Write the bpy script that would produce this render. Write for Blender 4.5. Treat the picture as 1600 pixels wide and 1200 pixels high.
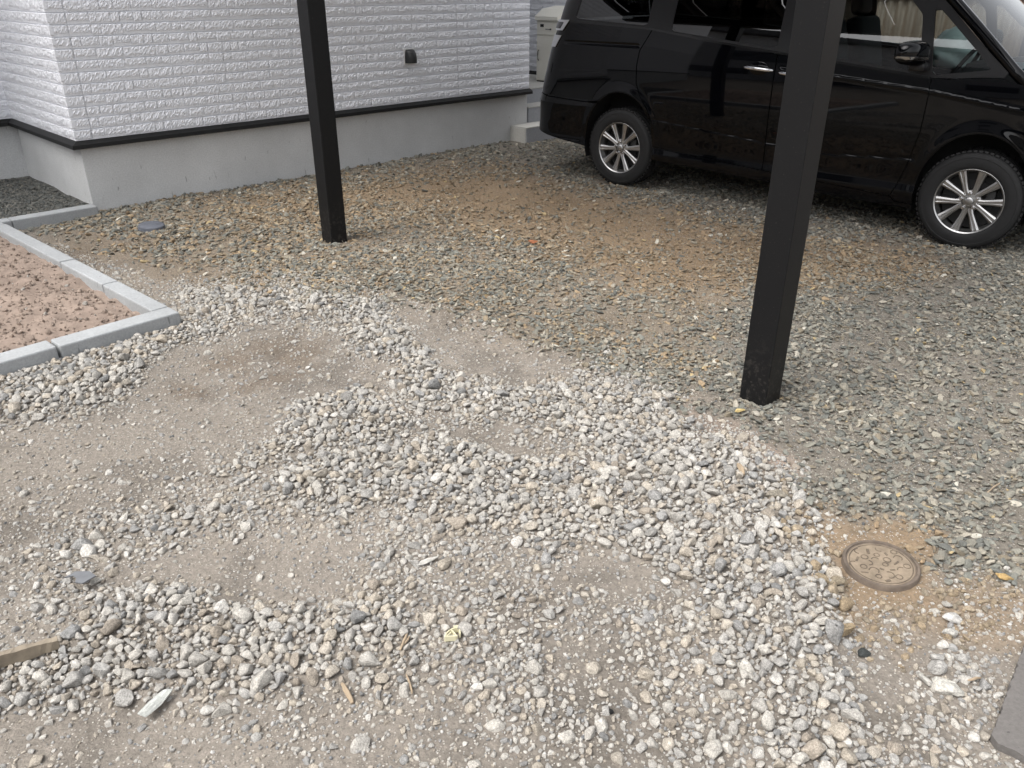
import bpy, bmesh, math, random
import numpy as np
from mathutils import Vector, Matrix, Euler
from mathutils.geometry import delaunay_2d_cdt

random.seed(7); RNG = np.random.default_rng(7)
scene = bpy.context.scene
COL = scene.collection
for o in list(bpy.data.objects): bpy.data.objects.remove(o)

# ------------------------------------------------------------------ camera
F_PX, PITCH, CAM_H = 1252.0, math.radians(26.55), 1.61        # photograph is 1600 x 1200
cam_d = bpy.data.cameras.new('camera'); cam = bpy.data.objects.new('camera', cam_d); COL.objects.link(cam)
cam_d.sensor_fit = 'HORIZONTAL'; cam_d.sensor_width = 36.0; cam_d.lens = F_PX / 1600 * 36.0
cam_d.clip_start = 0.05; cam_d.clip_end = 2000
cam.location = (0, 0, CAM_H); cam.rotation_euler = (math.pi/2 - PITCH, 0, 0)
scene.camera = cam

# ------------------------------------------------------------------ sky, sun, exposure
SUN_EL, SUN_AZ = math.radians(56), math.radians(238)          # azimuth clockwise from +Y
world = bpy.data.worlds.new('World'); scene.world = world; world.use_nodes = True
wn = world.node_tree.nodes; wl = world.node_tree.links
bg = wn['Background']; sky = wn.new('ShaderNodeTexSky'); sky.sky_type = 'NISHITA'
sky.sun_disc = False; sky.sun_elevation = SUN_EL; sky.sun_rotation = SUN_AZ
sky.air_density = 1.0; sky.dust_density = 4.0; sky.ozone_density = 1.0
hs = wn.new('ShaderNodeHueSaturation'); hs.inputs['Saturation'].default_value = 0.16   # cloud-covered sky: almost neutral
wl.new(sky.outputs[0], hs.inputs['Color']); wl.new(hs.outputs[0], bg.inputs['Color'])
bg.inputs['Strength'].default_value = 0.13
sun_d = bpy.data.lights.new('sun', 'SUN'); sun_d.energy = 0.9; sun_d.angle = math.radians(35); sun_d.color = (1.0, 0.97, 0.92)
sun = bpy.data.objects.new('sun', sun_d); COL.objects.link(sun)
sdir = Vector((math.sin(SUN_AZ)*math.cos(SUN_EL), math.cos(SUN_AZ)*math.cos(SUN_EL), math.sin(SUN_EL)))
sun.rotation_euler = sdir.to_track_quat('Z', 'Y').to_euler(); sun.location = sdir*30
vs = scene.view_settings; vs.view_transform = 'Standard'; vs.look = 'None'; vs.gamma = 1.0; vs.exposure = 1.36
vs.use_curve_mapping = False
scene.render.engine = 'CYCLES'
scene.cycles.max_bounces = 8; scene.cycles.diffuse_bounces = 3; scene.cycles.glossy_bounces = 3; scene.cycles.transparent_max_bounces = 12

# ------------------------------------------------------------------ pixel helpers (photo pixel -> direction -> point on something)
CP, SP = math.cos(PITCH), math.sin(PITCH)
def ray(u, v):
    x = (u-800)/F_PX; y = -(v-600)/F_PX
    return np.array([x, CP + y*SP, y*CP - SP])
def G(u, v, z=0.0):
    d = ray(u, v); t = (CAM_H - z)/-d[2]
    return np.array([d[0]*t, d[1]*t, z])
def to_px(x, y, z=0.0):
    zc = y*CP - (z-CAM_H)*SP; zc = np.maximum(zc, 0.25)
    yc = y*SP + (z-CAM_H)*CP
    return 800 + F_PX*x/zc, 600 - F_PX*yc/zc

# ------------------------------------------------------------------ small library
def tag(o, label=None, cat=None, group=None, kind=None):
    if label: o['label'] = label
    if cat: o['category'] = cat
    if group: o['group'] = group
    if kind: o['kind'] = kind
    return o
def link(name, me, parent=None):
    o = bpy.data.objects.new(name, me); COL.objects.link(o)
    if parent is not None: o.parent = parent
    return o
def empty(name, loc=(0,0,0), rz=0.0):
    o = bpy.data.objects.new(name, None); COL.objects.link(o); o.location = loc; o.rotation_euler = (0,0,rz); o.empty_display_size = .1
    return o
def np_mesh(name, V, Fc, mat=None, smooth=False, tris=True):
    V = np.asarray(V, np.float32); Fc = np.asarray(Fc, np.int32); n = Fc.shape[1]
    me = bpy.data.meshes.new(name); me.vertices.add(len(V)); me.vertices.foreach_set('co', V.ravel())
    me.loops.add(Fc.size); me.loops.foreach_set('vertex_index', Fc.ravel())
    me.polygons.add(len(Fc)); me.polygons.foreach_set('loop_start', np.arange(0, Fc.size, n, dtype=np.int32))
    me.polygons.foreach_set('use_smooth', np.full(len(Fc), smooth)); me.update(calc_edges=True); me.validate()
    if mat: me.materials.append(mat)
    return me
class MB:
    """collects boxes, lathes, tubes, prisms; build() makes one mesh object"""
    def __init__(s): s.bm = bmesh.new()
    def box(s, c, d, rz=0.0, bev=0.0, rot=None, seg=2):
        r = bmesh.ops.create_cube(s.bm, size=1.0); vs_ = r['verts']
        M = Matrix.Translation(c) @ (rot.to_4x4() if rot is not None else Matrix.Rotation(rz, 4, 'Z')) @ Matrix.Diagonal((d[0], d[1], d[2], 1))
        bmesh.ops.transform(s.bm, matrix=M, verts=vs_)
        if bev > 0:
            es = {e for v in vs_ for e in v.link_edges}
            bmesh.ops.bevel(s.bm, geom=list(es), offset=bev, segments=seg, affect='EDGES', profile=0.5)
        return s
    def lathe(s, prof, n=48, M=Matrix.Identity(4), close=False):
        rings = []
        for r, z in prof:
            rings.append([s.bm.verts.new(M @ Vector((r*math.cos(2*math.pi*k/n), r*math.sin(2*math.pi*k/n), z))) for k in range(n)])
        for a, b in zip(rings[:-1], rings[1:]):
            for k in range(n): s.bm.faces.new((a[k], a[(k+1) % n], b[(k+1) % n], b[k]))
        if close:
            s.bm.faces.new(rings[-1]); s.bm.faces.new(rings[0][::-1])
        return s
    def prism(s, pts, z0, z1, M=Matrix.Identity(4)):
        a = [s.bm.verts.new(M @ Vector((p[0], p[1], z0))) for p in pts]; b = [s.bm.verts.new(M @ Vector((p[0], p[1], z1))) for p in pts]
        n = len(pts)
        for k in range(n): s.bm.faces.new((a[k], a[(k+1) % n], b[(k+1) % n], b[k]))
        s.bm.faces.new(b); s.bm.faces.new(a[::-1]); return s
    def tube(s, pts, r, n=8, ends=True, rfun=None):
        pts = [Vector(p) for p in pts]; rings = []
        for i, p in enumerate(pts):
            t = (pts[min(i+1, len(pts)-1)] - pts[max(i-1, 0)]).normalized()
            u = t.cross(Vector((0,0,1))); u = u.normalized() if u.length > 1e-4 else Vector((1,0,0)); w = t.cross(u)
            rr = rfun(i/(len(pts)-1)) if rfun else r
            rings.append([s.bm.verts.new(p + (u*math.cos(2*math.pi*k/n) + w*math.sin(2*math.pi*k/n))*rr) for k in range(n)])
        for a, b in zip(rings[:-1], rings[1:]):
            for k in range(n): s.bm.faces.new((a[k], a[(k+1) % n], b[(k+1) % n], b[k]))
        if ends: s.bm.faces.new(rings[-1]); s.bm.faces.new(rings[0][::-1])
        return s
    def build(s, name, mat, parent=None, smooth=False, angle=None):
        bmesh.ops.recalc_face_normals(s.bm, faces=s.bm.faces)
        me = bpy.data.meshes.new(name); s.bm.to_mesh(me); s.bm.free()
        if mat: me.materials.append(mat)
        if smooth or angle:
            for p in me.polygons: p.use_smooth = True
        if angle: me.set_sharp_from_angle(angle=math.radians(angle))
        return link(name, me, parent)

# ---- value noise in numpy
_perm = RNG.random((256, 256))
def vnoise(x, y):
    xi = np.floor(x).astype(int); yi = np.floor(y).astype(int); fx = x-xi; fy = y-yi
    fx = fx*fx*(3-2*fx); fy = fy*fy*(3-2*fy)
    g = lambda i, j: _perm[i & 255, j & 255]
    return (g(xi, yi)*(1-fx)+g(xi+1, yi)*fx)*(1-fy) + (g(xi, yi+1)*(1-fx)+g(xi+1, yi+1)*fx)*fy
def fbm(x, y, sc, oct=4):
    s = 0; a = .5; t = 0
    for k in range(oct):
        s = s + a*vnoise(x*sc+17.3*k, y*sc+9.1*k); t += a; a *= .5; sc *= 2.03
    return s/t

# ------------------------------------------------------------------ materials
def new_mat(name):
    m = bpy.data.materials.new(name); m.use_nodes = True; nt = m.node_tree
    return m, nt, nt.nodes['Principled BSDF']
def N(nt, t, **kw):
    n = nt.nodes.new(t)
    for k, v in kw.items(): setattr(n, k, v)
    return n
def ramp(nt, fac, stops):
    r = N(nt, 'ShaderNodeValToRGB'); el = r.color_ramp.elements
    while len(el) < len(stops): el.new(.5)
    for e, (p, c) in zip(el, stops): e.position = p; e.color = (c, c, c, 1) if not hasattr(c, '__len__') else (*c, 1)
    nt.links.new(fac, r.inputs[0]); return r.outputs[0]
def noise(nt, scale, detail=4, rough=.6, co=None, dist=0.0):
    n = N(nt, 'ShaderNodeTexNoise'); n.inputs['Scale'].default_value = scale; n.inputs['Detail'].default_value = detail
    n.inputs['Roughness'].default_value = rough; n.inputs['Distortion'].default_value = dist
    if co is not None: nt.links.new(co, n.inputs['Vector'])
    return n.outputs[0]
def mult(nt, a, b, fac=1.0, mode='MULTIPLY'):
    m = N(nt, 'ShaderNodeMix', data_type='RGBA', blend_type=mode); m.inputs[0].default_value = fac
    for sock, v in ((6, a), (7, b)):
        if hasattr(v, 'is_linked'): nt.links.new(v, m.inputs[sock])
        else: m.inputs[sock].default_value = (*v, 1)
    return m.outputs[2]
def mixc(nt, fac, a, b):
    m = N(nt, 'ShaderNodeMix', data_type='RGBA')
    nt.links.new(fac, m.inputs[0])
    for sock, v in ((6, a), (7, b)):
        if hasattr(v, 'is_linked'): nt.links.new(v, m.inputs[sock])
        else: m.inputs[sock].default_value = (*v, 1)
    return m.outputs[2]
def bump(nt, b, h, strength=.5, dist=.01):
    n = N(nt, 'ShaderNodeBump'); n.inputs['Strength'].default_value = strength; n.inputs['Distance'].default_value = dist
    nt.links.new(h, n.inputs['Height']); nt.links.new(n.outputs[0], b.inputs['Normal']); return n
def simple(name, col, rough=.5, metal=0.0, coat=0.0, var=0.0, vs=8.0, bmp=0.0, bs=200.0, spec=.5):
    m, nt, b = new_mat(name); b.inputs['Base Color'].default_value = (*col, 1); b.inputs['Roughness'].default_value = rough
    b.inputs['Metallic'].default_value = metal; b.inputs['Coat Weight'].default_value = coat; b.inputs['Coat Roughness'].default_value = .02
    b.inputs['Specular IOR Level'].default_value = spec
    geo = N(nt, 'ShaderNodeTexCoord').outputs['Object']
    if var > 0:
        nn = noise(nt, vs, 5, .65, geo); r = ramp(nt, nn, [(.3, 1-var), (.7, 1+var*.6)])
        nt.links.new(mult(nt, r, col), b.inputs['Base Color'])
    if bmp > 0: bump(nt, b, noise(nt, bs, 3, .6, geo), bmp, .004)
    return m

def stone_material(name, speck=.5, rough=.85, mott=.35):
    m, nt, b = new_mat(name)
    at = N(nt, 'ShaderNodeAttribute', attribute_type='INSTANCER', attribute_name='col')
    tc = N(nt, 'ShaderNodeTexCoord'); oi = N(nt, 'ShaderNodeObjectInfo')
    add = N(nt, 'ShaderNodeVectorMath', operation='MULTIPLY_ADD'); add.inputs[1].default_value = (1, 1, 1)
    sc = N(nt, 'ShaderNodeMath', operation='MULTIPLY'); sc.inputs[1].default_value = 91.0
    nt.links.new(oi.outputs['Random'], sc.inputs[0]); nt.links.new(tc.outputs['Object'], add.inputs[0]); nt.links.new(sc.outputs[0], add.inputs[2])
    co = add.outputs[0]
    n1 = ramp(nt, noise(nt, 1.6, 5, .7, co), [(.3, 1-mott), (.7, 1+mott*.7)])
    c = mult(nt, at.outputs['Color'], n1)
    n2 = ramp(nt, noise(nt, 7.0, 3, .7, co), [(.42, 1-speck), (.55, 1.0), (.7, 1+speck*.8)])
    c = mult(nt, c, n2)
    nt.links.new(c, b.inputs['Base Color']); b.inputs['Roughness'].default_value = rough; b.inputs['Specular IOR Level'].default_value = .25
    bump(nt, b, noise(nt, 4.0, 5, .7, co), .45, .15)
    return m
M_PALE = stone_material('pale_stone', .30); M_SLATE = stone_material('slate_chip', .16, .75, .25)

M_POST = simple('black_powder_coat', (.0075, .0075, .008), .45, bmp=.05, bs=900, spec=.22)
nt = M_POST.node_tree; b = nt.nodes['Principled BSDF']; geo = N(nt, 'ShaderNodeNewGeometry').outputs['Position']
sepz = N(nt, 'ShaderNodeSeparateXYZ'); nt.links.new(geo, sepz.inputs[0])
splash = N(nt, 'ShaderNodeMapRange'); splash.inputs['From Min'].default_value = .32; splash.inputs['From Max'].default_value = 0.0; nt.links.new(sepz.outputs[2], splash.inputs['Value'])
spn = ramp(nt, noise(nt, 45, 4, .7, geo), [(.52, 0.0), (.66, 1.0)])
sm_ = N(nt, 'ShaderNodeMath', operation='MULTIPLY'); nt.links.new(splash.outputs[0], sm_.inputs[0]); nt.links.new(spn, sm_.inputs[1])
scf = ramp(nt, noise(nt, 150, 2, .5, geo), [(.71, 0.0), (.74, .5)])
sm2 = N(nt, 'ShaderNodeMath', operation='MULTIPLY_ADD'); sm2.inputs[1].default_value = .55; sm2.use_clamp = True; nt.links.new(sm_.outputs[0], sm2.inputs[0]); nt.links.new(scf, sm2.inputs[2])
nt.links.new(mixc(nt, sm2.outputs[0], (.0075, .0075, .008), (.075, .068, .06)), b.inputs['Base Color'])
M_PAINT = simple('black_car_paint', (.0016, .0018, .0026), .03, spec=.32)
M_TRIM = simple('black_trim', (.008, .008, .009), .35)
M_CHROME = simple('chrome', (.75, .75, .76), .12, metal=1.0)
M_TYRE = simple('tyre_rubber', (.010, .010, .0105), .75, var=.25, vs=20, bmp=.2, bs=120)
M_RIM = simple('alloy_rim', (.50, .495, .49), .36, metal=1.0, var=.10, vs=12)
M_RIMDARK = simple('brake_metal', (.05, .05, .05), .6, metal=.6)
M_VOID = simple('wheel_well_liner', (.012, .012, .012), .9)
M_INT = simple('grey_interior', (.05, .05, .052), .8)
M_SEAT = simple('seat_fabric', (.022, .022, .024), .9)
M_FLASH = simple('black_drip_flashing', (.008, .008, .008), .5, var=.2, vs=3, spec=.3)
M_BOX = simple('cream_steel_box', (.76, .74, .66), .5, var=.04, vs=4)
M_BOXDK = simple('black_print', (.01, .01, .01), .5)
def glass(name, tint, refl=1.0):
    m = bpy.data.materials.new(name); m.use_nodes = True; nt = m.node_tree; nt.nodes.remove(nt.nodes['Principled BSDF'])
    out = nt.nodes['Material Output']; tr = N(nt, 'ShaderNodeBsdfTransparent'); gl = N(nt, 'ShaderNodeBsdfGlossy'); mx = N(nt, 'ShaderNodeMixShader')
    tr.inputs[0].default_value = (*tint, 1); gl.inputs['Roughness'].default_value = .01; gl.inputs[0].default_value = (refl, refl, refl, 1)
    fr = N(nt, 'ShaderNodeFresnel'); fr.inputs[0].default_value = 1.52; ad = N(nt, 'ShaderNodeMath', operation='ADD'); ad.inputs[1].default_value = .035
    nt.links.new(fr.outputs[0], ad.inputs[0]); nt.links.new(ad.outputs[0], mx.inputs[0])
    nt.links.new(tr.outputs[0], mx.inputs[1]); nt.links.new(gl.outputs[0], mx.inputs[2]); nt.links.new(mx.outputs[0], out.inputs[0])
    return m
M_GLASS = glass('clear_car_glass', (.52, .57, .56)); M_TINT = glass('privacy_glass', (.05, .055, .055))

# concrete / render
def concrete(name, col, var=.12, streak=.1, bmp=.25):
    m, nt, b = new_mat(name); co = N(nt, 'ShaderNodeTexCoord').outputs['Object']
    a = ramp(nt, noise(nt, 1.7, 6, .65, co), [(.3, 1-var), (.7, 1+var)])
    f = ramp(nt, noise(nt, 90, 3, .6, co), [(.35, .9), (.65, 1.07)])
    mp = N(nt, 'ShaderNodeMapping'); mp.inputs['Scale'].default_value = (9, 9, 1.6); nt.links.new(co, mp.inputs['Vector'])
    s = ramp(nt, noise(nt, 2.2, 5, .7, mp.outputs[0]), [(.66, 1.0), (.78, 1-streak)])
    c = mult(nt, mult(nt, mult(nt, a, f), s), col)
    mp2 = N(nt, 'ShaderNodeMapping'); mp2.inputs['Scale'].default_value = (14, 14, 3.0); mp2.inputs['Rotation'].default_value = (0, .5, .4); nt.links.new(co, mp2.inputs['Vector'])
    s2 = ramp(nt, noise(nt, 3.1, 2, .5, mp2.outputs[0]), [(.725, 1.0), (.74, .62)])
    if streak > .15: c = mult(nt, c, s2)
    nt.links.new(c, b.inputs['Base Color']); b.inputs['Roughness'].default_value = .9; b.inputs['Specular IOR Level'].default_value = .2
    bump(nt, b, noise(nt, 130, 4, .6, co), bmp, .004); return m
M_FOUND = concrete('foundation_render', (.57, .575, .575), .10, .28, .35)
M_KERB = concrete('kerb_concrete', (.335, .345, .352), .16, .22, .4)
M_TILE = concrete('porch_tile', (.33, .34, .36), .08, .08, .1)
M_TILETOP = concrete('porch_tile_top', (.47, .46, .43), .08, .05, .15)
M_SIDING = simple('white_siding', (.80, .81, .85), .8, var=.05, vs=25, bmp=.8, bs=130, spec=.2)

# ------------------------------------------------------------------ layout masks, drawn as outlines on the photo and carried to the ground
MW, MH, MS, MPAD = 250, 200, 8.0, 25          # raster of 8-px cells with a 25-cell margin
_cx, _cy = np.meshgrid((np.arange(MW)-MPAD+.5)*MS, (np.arange(MH)-MPAD+.5)*MS)
def poly_mask(pts):
    ins = np.zeros(_cx.shape, bool); n = len(pts)
    for i in range(n):
        (x1, y1), (x2, y2) = pts[i], pts[(i+1) % n]
        if y1 == y2: continue
        c = ((y1 > _cy) != (y2 > _cy)) & (_cx < (x2-x1)*(_cy-y1)/(y2-y1)+x1); ins ^= c
    return ins.astype(float)
def band(pts, w):
    d = np.full(_cx.shape, 1e9)
    for (x1, y1), (x2, y2) in zip(pts[:-1], pts[1:]):
        t = np.clip(((_cx-x1)*(x2-x1)+(_cy-y1)*(y2-y1))/((x2-x1)**2+(y2-y1)**2), 0, 1)
        d = np.minimum(d, np.hypot(_cx-x1-t*(x2-x1), _cy-y1-t*(y2-y1)))
    return (d < w).astype(float)
def blur(m, n=2):
    for _ in range(n):
        p = np.pad(m, 1, mode='edge'); m = sum(p[i:i+m.shape[0], j:j+m.shape[1]] for i in range(3) for j in range(3))/9
    return m
def samp(m, x, y, warp=1.0):
    u, v = to_px(x, y)
    s = np.clip(5.0/np.maximum(np.hypot(x, y), 1.0), .5, 3)*warp
    u = u + (fbm(x, y, 7.0, 3)-.5)*55*s + (vnoise(x*31, y*31)-.5)*16*s; v = v + (fbm(x+40, y+13, 7.0, 3)-.5)*32*s + (vnoise(x*29+7, y*29)-.5)*9*s
    fu = np.clip(u/MS+MPAD-.5, 0, MW-1.001); fv = np.clip(v/MS+MPAD-.5, 0, MH-1.001)
    i = fu.astype(int); j = fv.astype(int); a = fu-i; b = fv-j
    return (m[j, i]*(1-a)+m[j, i+1]*a)*(1-b) + (m[j+1, i]*(1-a)+m[j+1, i+1]*a)*b
def mx(*ms):
    r = ms[0]
    for m in ms[1:]: r = np.maximum(r, m)
    return r
SLATE_DOM = poly_mask([(-300, -300), (2000, -300), (2000, 1000), (1600, 930), (1480, 905), (1330, 820), (1240, 750), (1180, 680), (1090, 625), (1000, 600), (860, 545), (720, 490), (600, 462), (480, 462), (330, 455), (200, 420), (100, 385), (20, 360), (-300, 330)])
# -- pale gravel: dense heaps, thinner spreads
d1 = mx(band([(300, 490), (390, 470), (470, 460), (560, 480), (600, 545), (650, 590), (730, 622), (800, 642), (880, 655)], 24),
        band([(880, 655), (960, 690), (1050, 715), (1140, 745), (1225, 795)], 50),
        poly_mask([(440, 790), (480, 735), (560, 700), (680, 690), (790, 712), (880, 745), (1000, 735), (1060, 690), (960, 640), (930, 620), (1020, 620), (1110, 680), (1180, 725), (1240, 790), (1265, 870), (1300, 960), (1335, 1060), (1345, 1230), (1170, 1230), (1140, 1050), (1085, 960), (1010, 890), (930, 845), (820, 830), (700, 820), (610, 790), (520, 800)]),
        poly_mask([(330, 745), (400, 700), (450, 650), (510, 622), (590, 620), (650, 640), (610, 665), (540, 690), (470, 715), (400, 735)]),
        poly_mask([(-60, 1030), (40, 1030), (90, 990), (140, 945), (230, 925), (320, 935), (420, 962), (560, 940), (640, 965), (690, 985), (600, 1010), (560, 1060), (500, 1110), (400, 1095), (230, 1115), (150, 1085), (60, 1100), (-60, 1120)]),
        poly_mask([(-80, 600), (290, 500), (320, 515), (240, 550), (230, 600), (120, 640), (-80, 680)]))
d2 = mx(poly_mask([(60, 960), (40, 890), (110, 840), (250, 800), (330, 800), (270, 860), (150, 900), (110, 950)]),
        band([(320, 830), (430, 790), (520, 760)], 35), band([(600, 855), (760, 850), (900, 860)], 30),
        band([(700, 960), (860, 935), (960, 930)], 26), band([(720, 1030), (820, 1100), (900, 1150)], 45),
        poly_mask([(980, 960), (1140, 960), (1180, 1210), (1010, 1210)]), poly_mask([(1340, 1060), (1560, 1060), (1530, 1240), (1340, 1240)])*.7,
        band([(880, 620), (950, 600), (1010, 640)], 40), band([(620, 920), (660, 985), (560, 1060)], 40),
        band([(500, 560), (620, 520), (760, 560)], 20), band([(1480, 960), (1490, 1090)], 22)*.8, band([(1300, 940), (1400, 960), (1560, 930)], 34)*.75, band([(1235, 780), (1290, 880)], 22))
PALE_D = np.clip(blur(d1, 3)*1.0 + blur(d2, 4)*.40, 0, 1)
bare = mx(poly_mask([(150, 640), (260, 560), (380, 515), (520, 530), (600, 570), (630, 610), (520, 615), (430, 640), (350, 690), (230, 720), (0, 780), (-80, 700), (100, 665)]),
          poly_mask([(150, 900), (300, 850), (440, 830), (560, 840), (500, 900), (330, 915), (180, 925)]),
          poly_mask([(-80, 1125), (140, 1110), (300, 1140), (500, 1150), (560, 1230), (-80, 1230)]),
          poly_mask([(860, 870), (950, 850), (1010, 930), (960, 950), (870, 930)]), poly_mask([(690, 660), (830, 655), (900, 690), (1000, 700), (1000, 725), (850, 715), (700, 690)]),
          poly_mask([(620, 490), (800, 500), (900, 560), (860, 600), (760, 600), (660, 560)]))
bare = mx(bare, poly_mask([(1250, 810), (1340, 815), (1470, 850), (1500, 930), (1420, 960), (1330, 950), (1275, 900)]), poly_mask([(1330, 1010), (1440, 1000), (1430, 1090), (1400, 1150), (1340, 1100)]))
BARE = blur(bare, 2)
PALE_D = np.clip(PALE_D - .35*BARE, 0, 1)
PALE_BASE = np.clip(1-SLATE_DOM, 0, 1)
# -- slate chips: where packed dirt shows instead
thin = mx(poly_mask([(20, 372), (120, 375), (260, 400), (400, 420), (460, 445), (330, 455), (200, 425), (90, 395)])*.95,
          poly_mask([(560, 285), (760, 270), (900, 300), (1040, 330), (1200, 370), (1100, 400), (900, 360), (700, 320)])*.75,
          poly_mask([(880, 420), (1100, 390), (1190, 400), (1180, 520), (1020, 540), (900, 500)])*.45,
          poly_mask([(1400, 620), (1700, 600), (1700, 760), (1480, 700)])*.4,
          poly_mask([(1080, 625), (1130, 640), (1250, 730), (1230, 770), (1150, 700)])*.9,
          poly_mask([(1250, 790), (1330, 800), (1450, 840), (1480, 920), (1400, 960), (1300, 930), (1260, 860)])*.9,
          poly_mask([(1420, 960), (1700, 900), (1700, 1020), (1500, 1040)])*.75)
CHIP_D = np.clip(blur(SLATE_DOM, 2) - blur(thin, 3), 0, 1)
BROWN = blur(mx(poly_mask([(250, 320), (480, 290), (620, 265), (760, 255), (900, 290), (1060, 325), (1260, 370), (1460, 390), (1480, 430), (1250, 450), (1020, 460), (880, 400), (700, 350), (560, 330), (400, 350)])*1.0,
               poly_mask([(60, 380), (150, 330), (500, 290), (600, 330), (600, 470), (300, 460)])*.42,
               poly_mask([(1240, 790), (1480, 830), (1480, 960), (1300, 960)])*.9,
               poly_mask([(600, 330), (900, 380), (1150, 470), (1100, 600), (900, 560), (600, 470)])*.32,
               poly_mask([(1350, 930), (1700, 900), (1700, 1040), (1400, 1010)])*.6), 6)
WET = blur(mx(poly_mask([(280, 570), (380, 530), (450, 510), (520, 550), (480, 590), (380, 610), (300, 640), (250, 640)]), poly_mask([(380, 395), (470, 400), (470, 425), (390, 420)])*0, band([(120, 397), (180, 402)], 14), band([(280, 412), (330, 416)], 10)), 2)
TAN = blur(poly_mask([(1225, 770), (1300, 850), (1330, 930), (1450, 930), (1600, 880), (1600, 1010), (1480, 1030), (1340, 1010), (1285, 950), (1240, 850)]), 3)
PINK = blur(mx(poly_mask([(1060, 610), (1120, 640), (1250, 720), (1240, 770), (1170, 720), (1080, 650)])), 2)

# things the gravel must stay clear of
a_h = math.radians(45.6); AX = np.array([math.sin(a_h), math.cos(a_h), 0]); BX = np.array([-math.cos(a_h), math.sin(a_h), 0])
HC = G(148, 330); HC[2] = 0
def hp(a, b, z=0.0):
    p = HC + AX*a + BX*b; return np.array([p[0], p[1], z])
def hcoord(x, y):
    return (x-HC[0])*AX[0]+(y-HC[1])*AX[1], (x-HC[0])*BX[0]+(y-HC[1])*BX[1]
RZ_H = math.pi/2 - a_h                      # world rotation of the house's own +X (along the main wall)
KO = hp(-.545, -2.807); KB = hp(-.695, -.10)   # outer edge of the long kerb: corner -> far end
kd = KB-KO; kl = float(np.hypot(kd[0], kd[1])); kd = kd/kl; kn = np.array([-kd[1], kd[0], 0])   # kn points into the planter
def planter_in(x, y, m=0.0):
    px_, py_ = x-KO[0], y-KO[1]; s = px_*kd[0]+py_*kd[1]; t = px_*kn[0]+py_*kn[1]
    return (t > -m) & (s > -m)
def house_in(x, y, m=0.0):
    a, b = hcoord(x, y)
    return ((b > -m) & (a > -m) & (a < 4.9)) | ((b > 1.6-m) & (a <= 0)) | ((a > 4.55) & (b > -.27))
MHC = (G(1316, 868, .02)+G(1440, 888, .02))/2; MHR = .112
PAVE0 = G(1541, 1165); PAVE_E1 = G(1600, 1005)-PAVE0; PAVE_E1 /= np.linalg.norm(PAVE_E1); PAVE_E2 = np.array([PAVE_E1[1], -PAVE_E1[0], 0])
def pave_in(x, y, m=0.0):
    s = (x-PAVE0[0])*PAVE_E1[0]+(y-PAVE0[1])*PAVE_E1[1]; t = (x-PAVE0[0])*PAVE_E2[0]+(y-PAVE0[1])*PAVE_E2[1]
    return (s > -m) & (t > -m)

# ------------------------------------------------------------------ ground sheet
def ground_h(x, y):
    near = np.clip((9-np.hypot(x, y-3))/3, 0, 1)
    d = samp(PALE_D, x, y, .5)
    z = (fbm(x, y, 1.1, 3)-.5)*.035 + (fbm(x, y, 9.0, 3)-.5)*.012 + d*.022
    z = z - .012*samp(WET, x, y, .4)
    z = z - .03*planter_in(x, y)
    return z*near - .004
def axis(lo, hi, st, far):
    f_ = [st*1.6**k*4 for k in range(1, 40)]; f_ = np.cumsum(f_); f_ = f_[f_ < far]
    return np.concatenate([lo-f_[::-1], np.arange(lo, hi+st/2, st), hi+f_])
gx = axis(-4.6, 5.6, .025, 300); gy = axis(.5, 10.6, .025, 300)
X, Y = np.meshgrid(gx, gy); gz = ground_h(X.ravel(), Y.ravel())
V = np.stack([X.ravel(), Y.ravel(), gz], 1); nx, ny = len(gx), len(gy)
ii = (np.arange(ny-1)[:, None]*nx + np.arange(nx-1)[None, :]).ravel()
Fq = np.stack([ii, ii+1, ii+1+nx, ii+nx], 1)
def ground_colour(x, y):
    br = samp(BROWN, x, y); wt = samp(WET, x, y, .8)*np.clip((fbm(x+3, y+8, 10.0, 3)-.38)*5, .1, 1); pk = samp(PINK, x, y, .7); sd = samp(SLATE_DOM, x, y)
    sh = lambda a: np.array(a)[None, :]
    c = sh((.232, .206, .177))*(1-sd[:, None]) + sh((.185, .166, .140))*sd[:, None]
    c = c*(1-br[:, None]*.85) + sh((.265, .188, .115))*br[:, None]*.85
    c = c*(1-wt[:, None]*.7) + sh((.165, .13, .098))*wt[:, None]*.7
    c = c*(1-pk[:, None]*.8) + sh((.34, .27, .22))*pk[:, None]*.8
    n = fbm(x, y, 2.3, 4)[:, None]; c = c*(.80+.40*n)
    blot = np.clip((fbm(x+5, y-3, 6.0, 4)-.55)*8, 0, 1)[:, None]
    c = c*(1-.22*blot*(1-sd[:, None]))
    return c
M_GROUND, nt, b = new_mat('packed_dirt')
at = N(nt, 'ShaderNodeAttribute', attribute_name='dirt'); co = N(nt, 'ShaderNodeNewGeometry').outputs['Position']
c = mult(nt, at.outputs['Color'], ramp(nt, noise(nt, 60, 6, .75, co), [(.28, .62), (.5, 1.0), (.74, 1.38)]))
vor = N(nt, 'ShaderNodeTexVoronoi'); vor.inputs['Scale'].default_value = 150; nt.links.new(co, vor.inputs['Vector'])
vd = N(nt, 'ShaderNodeSeparateColor'); nt.links.new(vor.outputs['Color'], vd.inputs[0])
pick = N(nt, 'ShaderNodeMath', operation='GREATER_THAN'); pick.inputs[1].default_value = .70; nt.links.new(vd.outputs[0], pick.inputs[0])
near_ = N(nt, 'ShaderNodeMath', operation='LESS_THAN'); near_.inputs[1].default_value = .38; nt.links.new(vor.outputs['Distance'], near_.inputs[0])
spk = N(nt, 'ShaderNodeMath', operation='MULTIPLY'); nt.links.new(pick.outputs[0], spk.inputs[0]); nt.links.new(near_.outputs[0], spk.inputs[1])
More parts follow.
